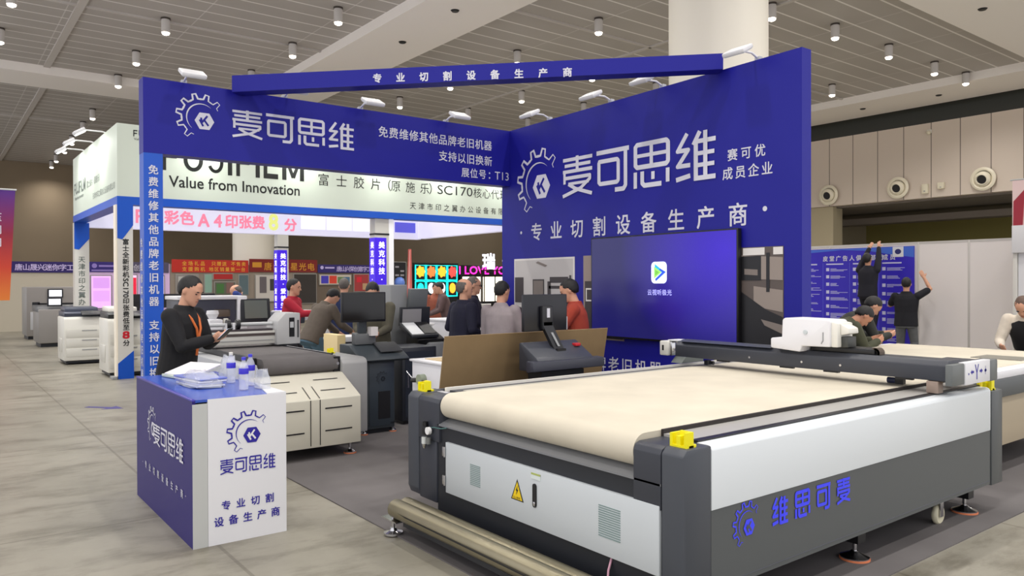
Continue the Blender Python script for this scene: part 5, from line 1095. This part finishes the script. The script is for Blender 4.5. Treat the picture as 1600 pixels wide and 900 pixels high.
# ================================================================== RIGHT-HAND SIDE: partition with poster, white booth
PY = 16.0
PAR = mat('partition_white', (236, 230, 228), .5)
xs = [-13.2, -11.2, -9.2, -7.30, -6.35, -5.38]
for a, b in zip(xs[:-1], xs[1:]):
    o = MB().box(a+.02, b-.02, PY, PY+.03, .02, 2.46).build('partition', PAR); o['kind'] = 'structure'
for x in xs: o = MB().box(x-.02, x+.02, PY-.01, PY+.04, 0, 2.5, .004).build('partition_post', mat('post_alu', (206, 202, 198), .4, metal=.2)); o['kind'] = 'structure'
o = MB().box(-13.2, -5.3, PY-.005, PY+.035, 2.46, 2.51).build('partition_rail', mat('post_alu', (206, 202, 198))); o['kind'] = 'structure'
PP = PY-.03
po = thing('wall_poster', 'dark blue membership poster with columns of tiny white print on the white partition', 'poster', (-8.6, PP, 1.3))
MB().box(-10.6, -7.36, PP-.004, PP, .28, 2.43).build('poster_sheet', mat('poster_blue', (48, 30, 190), .5), po)
mb = MB(); mb.poly([(-10.6, PP-.006, 2.42), (-10.6, PP-.006, 2.36), (-9.6, PP-.006, 2.36), (-8.9, PP-.006, 2.40), (-8.3, PP-.006, 2.36), (-7.9, PP-.006, 2.28), (-7.37, PP-.006, 2.20), (-7.37, PP-.006, 2.42)]); mb.build('poster_swash', mat('poster_lightblue', (66, 108, 214), .5), po, 0)
lettering('poster_title', WHITE_TXT, po, lambda mb: (spaced_mb(mb, '皮堂广告人俱乐部', (-9.36, PP-.005, 2.155), X, Z, 1.2, .125, .02), spaced_mb(mb, '团', (-8.12+.0, PP-.005, 2.155), X, Z, .12, .125, .02), spaced_mb(mb, '成员', (-8.02, PP-.005, 2.155), X, Z, .28, .125, .02)))
MB().box(-7.80, -7.58, PP-.010, PP-.004, 2.215, 2.425).build('emblem_tile', WHITE, po)
mb = MB(); mb.poly([(-7.69+.065*math.cos(a), PP-.011, 2.325+.055*math.sin(a)) for a in [k*.3927 for k in range(16)]]); mb.build('emblem_disc', mat('emblem_navy', (40, 44, 110), .5), po, 0)
mb = MB(); rnd = random.Random(4)
for cx in (-9.9, -9.28, -8.66, -8.02):
    z = 2.08; mb.box(cx, cx+.40, PP-.007, PP-.004, z, z+.028); z -= .09
    while z > .38:
        n = rnd.choice((2, 3, 3, 5)); mb.box(cx, cx+.07, PP-.007, PP-.004, z-.05, z+.02)
        for k in range(n):
            ww = rnd.uniform(.12, .42); mb.box(cx+.1, cx+.1+ww, PP-.0065, PP-.004, z-.004-k*.024, z+.006-k*.024)
        z -= .05+n*.024+rnd.uniform(.02, .06)
mb.build('poster_print', mat('print_pale', (206, 206, 236), .5), po, 0)
mb = MB()
for cx in (-9.36, -8.74, -8.10): mb.box(cx, cx+.006, PP-.006, PP-.004, .3, 2.12)
mb.build('poster_rules', mat('rule_blue', (110, 120, 220), .5), po, 0)
wb = thing('white_stand', 'white exhibition stand with dark green chevron emblem on its header', 'exhibition booth', (-4.0, 15.4, 0))
MB().box(-5.25, -2.0, 15.25, 15.45, 0, 2.2).build('stand_wall', WHITE, wb); MB().box(-5.32, -2.0, 15.15, 15.9, 2.2, 2.68, .004).build('header', WHITE, wb); MB().box(-5.32, -5.26, 15.2, 15.9, 0, 2.2, .004).build('side_post', PWH, wb)
mb = MB()
mb.poly([(-5.06, 15.146, 2.55), (-4.62, 15.146, 2.55), (-4.66, 15.146, 2.49), (-4.95, 15.146, 2.49), (-4.83, 15.146, 2.34), (-4.86, 15.146, 2.30), (-4.90, 15.146, 2.30)])
mb.poly([(-4.88, 15.146, 2.46), (-4.68, 15.146, 2.46), (-4.80, 15.146, 2.30), (-4.84, 15.146, 2.36), (-4.79, 15.146, 2.42), (-4.85, 15.146, 2.42)]); mb.build('header_emblem', mat('emblem_green', (36, 60, 44), .5), wb, 0)
rb = thing('red_banner', 'red and white hanging banner above the white chevron stand', 'banner', (-7.75, 22.7, 4)); MB().box(-7.95, -6.6, 22.68, 22.7, 2.9, 4.35).build('banner_cloth', mat('banner_rose', (232, 206, 206), .5), rb); MB().prism([(-7.93, 2.95), (-7.72, 2.95), (-7.66, 4.1), (-7.92, 3.8)], 'y', 22.67, 22.681).build('banner_stripe', mat('banner_crimson', (160, 40, 60), .5), rb); MB().cyl((-8.0, 22.69, 4.36), (-6.5, 22.69, 4.36), .02).build('banner_rod', LGREY, rb); MB().tube([(-7.3, 22.69, 4.36), (-7.3, 22.69, ZC)], .008, 6).build('hanging_wire', GREY, rb)

# ================================================================== PEOPLE
def remesh(mb, name, m, parent, vox, smooth=2):
    me = bpy.data.meshes.new(name); bmesh.ops.recalc_face_normals(mb.bm, faces=mb.bm.faces); mb.bm.to_mesh(me); mb.bm.free()
    o = bpy.data.objects.new(name, me); COL.objects.link(o)
    md = o.modifiers.new('r', 'REMESH'); md.mode = 'VOXEL'; md.voxel_size = vox; md.use_smooth_shade = True
    if smooth: sm = o.modifiers.new('s', 'SMOOTH'); sm.iterations = smooth; sm.factor = .5
    bpy.context.view_layer.update(); dg = bpy.context.evaluated_depsgraph_get()
    m2 = bpy.data.meshes.new_from_object(o.evaluated_get(dg)); o.modifiers.clear(); o.data = m2; bpy.data.meshes.remove(me); m2.name = name
    m2.materials.clear(); m2.materials.append(m)
    for f in m2.polygons: f.use_smooth = True
    o.parent = parent; return o
def ik(S_, T, a, b, hint):
    d = T-S_; L = min(d.length, (a+b)*.999); dn = d.normalized(); x = (a*a-b*b+L*L)/(2*L); h = math.sqrt(max(a*a-x*x, 0))
    hv = Vector(hint); hv = hv-dn*hv.dot(dn); hv.normalize(); return S_+dn*x+hv*h, S_+dn*L
def limb(mb, pts, rad, seg=12):
    # loft through the joints with extra rings so that the joint stays round
    P, Rr = [], []
    for k in range(len(pts)-1):
        for t in (0, .33, .66): P.append(pts[k].lerp(pts[k+1], t)); Rr.append(rad[k]+(rad[k+1]-rad[k])*t)
    P.append(pts[-1]); Rr.append(rad[-1]); mb.tube(P, Rr, seg)
    for p, r in zip(pts, rad): mb.ball(p, r*.985, 12, 8)
def ell_ring(c, ax, ay, rx, ry, seg=20): return [c+ax*(rx*math.cos(t))+ay*(ry*math.sin(t)) for t in [2*math.pi*k/seg for k in range(seg)]]
def hand(mb, W, d, n, side, curl=.35, sc=1.0):
    d = d.normalized(); n = (n-d*n.dot(d)).normalized(); s = d.cross(n).normalized()*side
    ring = lambda t, w_, th: ell_ring(W+d*t*sc, s, n, w_*sc, th*sc, 12)
    mb.rings([ring(-.02, .026, .022), ring(.02, .036, .019), ring(.06, .042, .016), ring(.088, .040, .013)])
    for q, ln in zip((-.031, -.0105, .0105, .030), (.062, .074, .080, .072)):
        p = W+d*.084*sc+s*q*sc; dd = d.copy(); P = [p-d*.012*sc]; r = [.0098*sc]
        for k in range(3):
            ca = curl*(1.1 if k else .7); dd = (dd*math.cos(ca)+n*math.sin(ca)).normalized(); p = p+dd*ln*(.42, .33, .25)[k]*sc; P.append(p); r.append((.0095, .0088, .0078)[k]*sc)
        mb.tube(P, r, 8); mb.ball(P[-1], .0078*sc, 8, 6)
    p = W+d*.022*sc+s*.034*sc; q1 = p+(d*.6+s*.62+n*.35).normalized()*.04*sc; q2 = q1+(d*.9+s*.1+n*.45).normalized()*.032*sc
    mb.tube([p-s*.014*sc, q1, q2], [.0135*sc, .0115*sc, .009*sc], 8); mb.ball(q2, .009*sc, 8, 6)

def person(label, loc, face, H=1.74, lean=0, head=(10, 0), hands=None, elbows=None, curl=.4, jacket=(30, 30, 36), pants=(40, 42, 50), shoes=(30, 28, 28), hair='black', skin=None,
           vox=.009, sleeve='long', group=None, feet=((-.1, 0), (.1, 0)), wide=1.0, extra=None, collar=None, hang=.56, palm=None, back_lean=0, glasses=False):
    skin = skin or SKIN
    k = H/1.75; t = thing('person', label, 'person', loc, group, math.atan2(-face[0], face[1]))
    L = R(lean); up = Vector((0, math.sin(L), math.cos(L))); fw = Vector((0, math.cos(L), -math.sin(L))); rt = Vector((1, 0, 0))
    Pv = Vector((0, -.10*math.sin(L) + back_lean, .93))
    sp = lambda s: Pv + up*s + fw*(.02*math.sin(s*4))
    sh = {-1: sp(.455)-rt*.178*wide, 1: sp(.455)+rt*.178*wide}
    hp = R(head[0]); hy = R(head[1])
    nb = sp(.50); hu = Vector((0, math.sin(hp), math.cos(hp))); Rh = Matrix.Rotation(hy, 3, 'Z') @ Matrix.Rotation(-hp, 3, 'X')
    hb = nb + (up*.6+hu*.4).normalized()*.075      # chin level centre
    body = MB(Matrix.Scale(k, 4))
    ring = lambda s, rx, ry: ell_ring(sp(s), rt, fw, rx*wide, ry)
    body.rings([ring(-.14, .12, .10), ring(-.05, .165, .115), ring(.08, .155, .105), ring(.2, .15, .10), ring(.33, .165, .11), ring(.43, .165, .10), ring(.49, .10, .08), ring(.52, .055, .06)])
    body.tube([sp(.47), nb+up*.03, hb+hu*.07], [.062, .056, .056], 14)
    prof = [(0.0, .020, .026, .062), (.012, .036, .044, .05), (.04, .056, .066, .030), (.075, .066, .084, .012), (.11, .072, .093, .004), (.15, .075, .098, -.002), (.185, .069, .092, -.006), (.21, .052, .072, -.008), (.228, .028, .042, -.008), (.235, .008, .012, -.008)]
    Hx = lambda x, y, z: hb + Rh @ Vector((x, y, z-.005))*1.05
    body.rings([[Hx(w_*math.cos(a), yc+d_*math.sin(a), z) for a in [2*math.pi*i/24 for i in range(24)]] for z, w_, d_, yc in prof])
    # nose, brow, lips, chin and ears belong to the same surface
    body.rings([[Hx(x, y, z) for x, y, z in q] for q in ([(-.016, .088, .082), (.016, .088, .082), (.010, .118, .080), (-.010, .118, .080)], [(-.013, .088, .098), (.013, .088, .098), (.008, .116, .096), (-.008, .116, .096)], [(-.009, .085, .130), (.009, .085, .130), (.005, .098, .128), (-.005, .098, .128)])])
    body.ball(Hx(0, .082, .142), (.05, .018, .010), 12, 8, Rh); body.ball(Hx(0, .082, .052), (.024, .016, .010), 12, 8, Rh); body.ball(Hx(0, .078, .016), (.022, .018, .015), 12, 8, Rh)
    for s in (-1, 1): body.ball(Hx(s*.076, -.005, .108), (.011, .020, .032), 10, 8, Rh)
    hands = hands or {}; W_ = {}
    for s in (-1, 1):
        T = Vector(hands.get(s, (s*.26*wide, .05+.3*math.sin(L), .72 if not lean else .62)))
        E_, T2 = ik(sh[s], T, .285, .245, (elbows or {}).get(s, (s*.5, -1, -.3)))
        W_[s] = (E_, T2)
        limb(body, [sh[s], E_, T2], [.052, .040, .028])
        pn = Vector((palm or {}).get(s, (-s, .0, .2))); hand(body, T2, (T2-E_), pn, -s if (palm or {}).get(s) is None else -s, curl)
    hips = {s: Pv + rt*s*.092 + Vector((0, 0, -.04)) for s in (-1, 1)}
    ft = {-1: feet[0], 1: feet[1]}; KN = {}
    for s in (-1, 1):
        A = Vector((ft[s][0], ft[s][1], .085)); Kn, A2 = ik(hips[s], A, .43, .43, (0, 1, 0)); KN[s] = (Kn, A)
        limb(body, [hips[s], Kn, A], [.085, .052, .036])
        body.rings([ell_ring(Vector((A.x, A.y+y, z)), rt, Vector((0, 0, 1)), w_, h_, 12) for y, z, w_, h_ in ((-.06, .045, .03, .04), (0, .05, .036, .045), (.1, .035, .042, .03), (.17, .028, .032, .022))])
    remesh(body, 'body', skin, t, vox)
    # jacket
    jm = mat('cloth_%d_%d_%d' % jacket, jacket, .85, var=.08, scale=14)
    j = MB(Matrix.Scale(k, 4)); hm = -.12 if hang is None else -.12
    j.rings([ring(hm, .195, .145), ring(0, .19, .145), ring(.14, .182, .138), ring(.28, .195, .145), ring(.40, .205, .135), ring(.455, .18, .115), ring(.50, .105, .092), ring(.55, .074, .078)])
    for s in (-1, 1):
        E_, T2 = W_[s]
        if sleeve == 'long': limb(j, [sh[s], E_, T2.lerp(E_, .06)], [.078, .060, .045])
        else: limb(j, [sh[s], sh[s].lerp(E_, .75)], [.076, .066])
    jk = remesh(j, 'jacket' if sleeve == 'long' else 'shirt', jm, t, vox*1.2, 3)
    if collar:
        c = MB(Matrix.Scale(k, 4)); c.rings([ell_ring(sp(.49), rt, fw, .098, .09), ell_ring(sp(.54), rt, fw, .080, .082), ell_ring(sp(.54), rt, fw, .070, .072), ell_ring(sp(.49), rt, fw, .085, .08)], closed=True); c.build_local('collar', mat('cloth_%d_%d_%d' % collar, collar, .8, var=.08, scale=14), t)
    p = MB(Matrix.Scale(k, 4)); p.rings([ring(-.15, .16, .13), ring(-.06, .182, .132), ring(.06, .172, .125)])
    for s in (-1, 1): limb(p, [hips[s], KN[s][0], KN[s][1]+Vector((0, 0, .01))], [.105, .074, .066])
    remesh(p, 'trousers', mat('cloth_%d_%d_%d' % pants, pants, .85, var=.08, scale=14), t, vox*1.3, 2)
    for s in (-1, 1):
        A = KN[s][1]; q = MB(Matrix.Scale(k, 4))
        q.rings([ell_ring(Vector((A.x, A.y+y, z)), rt, Vector((0, 0, 1)), w_, h_, 14) for y, z, w_, h_ in ((-.075, .048, .028, .044), (-.03, .058, .042, .056), (.05, .05, .046, .048), (.13, .04, .050, .038), (.19, .03, .036, .028))]); q.build_local('shoe', mat('shoe_%d_%d_%d' % shoes, shoes, .5), t)
    # hair cap, eyes, brows, mouth
    if hair:
        hmz = {'black': HAIR, 'grey': HAIR_GREY, 'bald': HAIR_GREY, 'shaved': mat('shaved_hair', (96, 76, 66), .7)}[hair]
        b = bmesh.new(); bmesh.ops.create_uvsphere(b, u_segments=32, v_segments=22, radius=1); exp = {'black': 1.0, 'grey': .97, 'bald': .93, 'shaved': .93}[hair]
        hm_ = MB(Matrix.Scale(k, 4))
        for v in b.verts:
            x, y, z = v.co; nn = 1+.05*noise.noise(Vector((x*5, y*5, z*5)))
            ex2 = 1.0 if hair == 'black' else (1.0 if hair == 'grey' else 1.035); P = Vector((x*.083*exp*nn*ex2, -.012+y*.106*exp*nn*ex2, .134+z*.108*exp*nn*ex2))
            yy = P.y; line = .052 if yy < -.055 else (.052+(yy+.055)*1.45 if yy < .0 else (.132+yy*.25 if yy < .035 else .141+(yy-.035)*1.5))
            if hair == 'bald': line += max(0, yy+.05)*.9
            line += .012*noise.noise(Vector((x*9, y*9, 3)))
            if hair == 'bald' and P.z > .2: P = Vector((P.x*.8, P.y*.8, .135+(P.z-.135)*.8))
            if P.z < line: P = Vector((P.x*.7, -.01+(P.y+.01)*.7, max(P.z, .06)))
            v.co = Hx(*P)
        hm_._merge(b); hm_.build_local('hair', hmz, t)
    for s in (-1, 1):
        e = MB(Matrix.Scale(k, 4)); e.ball(Hx(s*.031, .083, .116), (.014, .008, .006), 12, 8, Rh); eo = e.build_local('eye', mat('eye_dark', (40, 30, 28), .25), t)
        e = MB(Matrix.Scale(k, 4)); e.ball(Hx(s*.032, .092, .138), (.021, .007, .0045), 12, 8, Rh); e.build_local('eyebrow', HAIR, t)
    e = MB(Matrix.Scale(k, 4)); e.ball(Hx(0, .095, .052), (.022, .005, .0035), 12, 8, Rh); e.build_local('mouth', mat('lip', (150, 86, 78), .5), t)
    if glasses:
        e = MB(Matrix.Scale(k, 4))
        for s in (-1, 1):
            c = Hx(s*.034, .106, .118); e.tube([c+Rh @ Vector((.025*math.cos(a), 0, .019*math.sin(a))) for a in [i*math.pi/7 for i in range(15)]], .0022, 6); e.tube([Hx(s*.058, .104, .122), Hx(s*.078, .0, .12)], .002, 6)
        e.build_local('glasses', BLACK, t)
    t['_k'] = k
    info = dict(sp=sp, fw=fw, rt=rt, up=up, Hx=Hx, W=W_, k=k, M=Matrix.Scale(k, 4))
    if extra: extra(t, info)
    del t['_k']; return t, info
FWD = Vector((-.793, .609)); RGT = Vector((.609, .793))
def facing(r, f): v = RGT*r+FWD*f; return (v.x, v.y)
def atpx(x, d): return (d*(FWD.x+RGT.x*(x-800)/1194.9), d*(FWD.y+RGT.y*(x-800)/1194.9), 0)

# man with the phone beside the post
def lanyard(t, i):
    m = MB(i['M']); pts = [(-.07, .045, .50), (-.055, .105, .44), (-.03, .145, .36), (0, .155, .25), (.0, .16, .12)]
    for s in (-1, 1): m.tube([i['sp'](z)+i['rt']*s*x+i['fw']*(y+.012) for x, y, z in pts], .011, 6)
    m.build_local('lanyard', mat('orange_lanyard', (214, 110, 50), .6), t)
man, inf = person('man in black jacket looking down at a phone beside the bright blue post', atpx(277, 6.95), facing(.95, -.18), 1.79, lean=6, head=(24, 0), hands={-1: (-.045, .34, 1.17), 1: (.05, .36, 1.18)}, elbows={-1: (-.7, -.4, -1), 1: (.7, -.4, -1)},
       curl=.55, jacket=(20, 20, 24), pants=(22, 22, 28), vox=.0075, extra=lanyard, wide=1.08, palm={-1: (.8, .1, .6), 1: (-.8, .1, .6)})
k = inf['k']; rz = man.rotation_euler.z
ph = thing('smartphone', 'dark smartphone held by the man in the black jacket', 'phone', (0, 0, 0)); ph.location = Vector(man.location) + Matrix.Rotation(rz, 3, 'Z') @ (Vector((0, .46, 1.22))*k); ph.rotation_euler = (R(-48), 0, rz)
for nm, a, mm in (('case', (-.038, .038, -.004, .004, -.075, .075), BLACK), ('phone_screen', (-.034, .034, -.0052, -.0038, -.07, .07), mat('phone_glow', (196, 205, 225), .3, emit=.8))):
    o = MB().box(*a, .003).build(nm, mm, None); o.parent = ph

person('man in crimson tracksuit top reaching over the white machine', atpx(452, 12.1), facing(.95, -.1), 1.78, lean=4, head=(8, 0), hands={1: (.1, .5, 1.22), -1: (-.26, .02, .85)}, jacket=(172, 30, 52), pants=(30, 28, 34), vox=.010, collar=(150, 24, 44))
person('man in grey-brown jacket and jeans stooping over a white table', atpx(490, 11.2), facing(.6, .8), 1.76, lean=28, head=(56, 0), hands={1: (.16, .55, .98), -1: (-.14, .55, .95)}, jacket=(100, 90, 80), pants=(84, 112, 130), vox=.010)
person('person in navy jacket with pale collar trim seen from behind, beside the stooping man', atpx(535, 12.6), facing(.0, 1), 1.80, lean=6, head=(14, 0), hands={-1: (-.26, .12, .95), 1: (.24, .25, 1.0)}, jacket=(26, 40, 82), pants=(24, 28, 48), hair='grey', vox=.010, wide=1.05, collar=(170, 184, 190))
person('man in olive jacket bowed behind the black kiosk monitor', atpx(584, 10.0), facing(.05, -1), 1.76, lean=6, head=(42, 0), hands={1: (.1, .38, 1.06), -1: (-.1, .38, 1.06)}, jacket=(88, 84, 70), pants=(60, 58, 54), vox=.010, wide=1.15)
person('person in blue-white top with hand raised to the head, under the red banner', atpx(386, 14.2), facing(-.85, -.3), 1.72, lean=16, head=(26, 0), hands={-1: (-.14, .14, 1.52), 1: (.12, .35, 1.1)}, elbows={-1: (-1, .2, -.3), 1: (.5, -1, -.3)}, jacket=(44, 62, 128), pants=(40, 40, 48), hair='bald', vox=.012)
person('balding man in navy coat turned to the grey-sweater man, nearer of two', atpx(719, 9.75), facing(.75, .5), 1.76, lean=3, head=(6, -10), hands={-1: (-.24, .2, 1.0), 1: (.22, .22, 1.0)}, jacket=(24, 24, 46), pants=(28, 28, 36), hair='bald', vox=.009, wide=1.12)
person('bespectacled man in dark navy coat standing behind the balding man', atpx(734, 11.3), facing(.95, .1), 1.80, lean=2, head=(6, 0), hands={1: (.16, .3, 1.0), -1: (-.24, .1, .9)}, jacket=(30, 28, 48), pants=(28, 28, 36), hair='grey', vox=.010, glasses=True)
person('man in pale grey sweater with his back turned, beside the printed workshop photo', atpx(780, 9.25), facing(.35, 1), 1.73, lean=3, head=(12, -22), hands={-1: (-.24, .12, .82), 1: (.2, .3, 1.0)}, jacket=(150, 140, 142), pants=(70, 66, 66), vox=.009)
person('man in rust red jacket bent over the black console monitor', atpx(904, 8.85), facing(-.85, .15), 1.76, lean=4, head=(26, 0), hands={-1: (-.16, .42, 1.18), 1: (.12, .44, 1.16)}, jacket=(158, 58, 40), pants=(40, 40, 44), vox=.009, collar=(120, 36, 30))
person('man with orange lanyard standing before the neon rack', atpx(678, 18.2), facing(.4, -.8), 1.72, lean=4, head=(20, 0), jacket=(150, 84, 66), pants=(44, 40, 42), vox=.012)
person('man in brown jacket facing left before the neon rack', atpx(698, 17.2), facing(-.8, -.2), 1.76, lean=14, head=(24, 0), hands={1: (.1, .4, 1.0), -1: (-.1, .4, 1.0)}, jacket=(96, 76, 76), pants=(24, 24, 30), vox=.012)

# right-hand side
def card(t, i):
    m = MB(i['M'])
    for s in (-1, 1): m.tube([i['sp'](.50)+i['rt']*s*.06+i['fw']*.09, i['sp'](.40)+i['rt']*s*.03+i['fw']*.17, i['sp'](.30)+i['fw']*.24+Vector((0, 0, -.12))], .006, 6)
    m.build_local('lanyard', mat('white_lanyard', (220, 220, 224), .6), t)
    c = i['sp'](.30)+i['fw']*.24+Vector((0, 0, -.16)); m = MB(i['M']); m.box(c.x-.045, c.x+.045, c.y-.003, c.y+.003, c.z-.06, c.z+.06, .003); m.build_local('badge_card', mat('badge_blue', (70, 50, 200), .4), t)
person('man in olive green jacket leaning over the cream table, nearer of two', atpx(1284, 9.2), facing(.9, .02), 1.74, lean=55, head=(62, 0), hands={1: (.12, .62, 1.0), -1: (-.14, .66, 1.0)}, jacket=(64, 66, 48), pants=(40, 42, 40), vox=.008, extra=card, wide=1.12, skin=SKIN2)
person('man in dark olive jacket leaning over the cream table behind another man', atpx(1306, 9.95), facing(.9, .0), 1.78, lean=50, head=(50, 0), hands={1: (.12, .62, 1.0), -1: (-.14, .66, 1.0)}, jacket=(46, 48, 44), pants=(36, 38, 44), vox=.009, wide=1.15)
st = thing('step_ladder', 'aluminium step ladder under the man taping up the blue poster', 'ladder', (-7.6, 15.2, 0))
lp = Vector(atpx(1355, 15.75)); st.location = (lp.x, lp.y, 0)
for s in (-1, 1):
    MB().box(lp.x+s*.2-.02, lp.x+s*.2+.02, lp.y-.2, lp.y-.16, 0, .57).build('leg', ALU, st); MB().box(lp.x+s*.2-.02, lp.x+s*.2+.02, lp.y+.16, lp.y+.2, 0, .57).build('leg', ALU, st)
MB().box(lp.x-.23, lp.x+.23, lp.y-.22, lp.y+.22, .57, .60, .005).build('platform', ALU, st); MB().box(lp.x-.2, lp.x+.2, lp.y-.20, lp.y-.12, .28, .305).build('step', ALU, st)
person('man in black clothes on a step ladder pressing the top of the blue poster', (lp.x, lp.y, .60), (-.05, 1), 1.70, lean=0, head=(-12, 0), hands={-1: (-.08, .26, 1.86), 1: (.12, .26, 1.90)}, elbows={-1: (-1, .3, 0), 1: (1, .3, 0)}, jacket=(20, 20, 32), pants=(22, 22, 32), vox=.011, curl=.1, palm={-1: (0, 1, 0), 1: (0, 1, 0)}, wide=1.05)
person('man in black T-shirt and grey trousers smoothing the poster edge with his raised arm', atpx(1415, 15.05), (-.25, 1), 1.79, lean=0, head=(4, 8), hands={1: (.27, .22, 1.74), -1: (-.12, .30, 1.28)}, elbows={1: (1, .2, -.8), -1: (-1, -.2, -.6)}, jacket=(18, 18, 26), pants=(100, 102, 104), sleeve='short', vox=.009, curl=.15, palm={1: (-.2, 1, 0)}, wide=1.1, feet=((-.16, 0), (.14, 0)))
def vest(t, i):
    m = MB(i['M']); m.rings([ell_ring(i['sp'](s), i['rt'], i['fw'], a, b) for s, a, b in ((.04, .205, .16), (.2, .205, .16), (.36, .225, .165), (.45, .19, .13), (.5, .1, .10))]); m.build_local('vest', mat('vest_black', (24, 24, 28), .8), t)
person('shaven-headed man in cream top and black vest bending at the table end', atpx(1612, 9.1), facing(-.6, -.55), 1.70, lean=36, head=(50, 0), hands={1: (.2, .5, .98), -1: (-.3, .45, .97)}, jacket=(222, 212, 196), pants=(60, 58, 60), hair='shaved', vox=.010, extra=vest, wide=1.1)
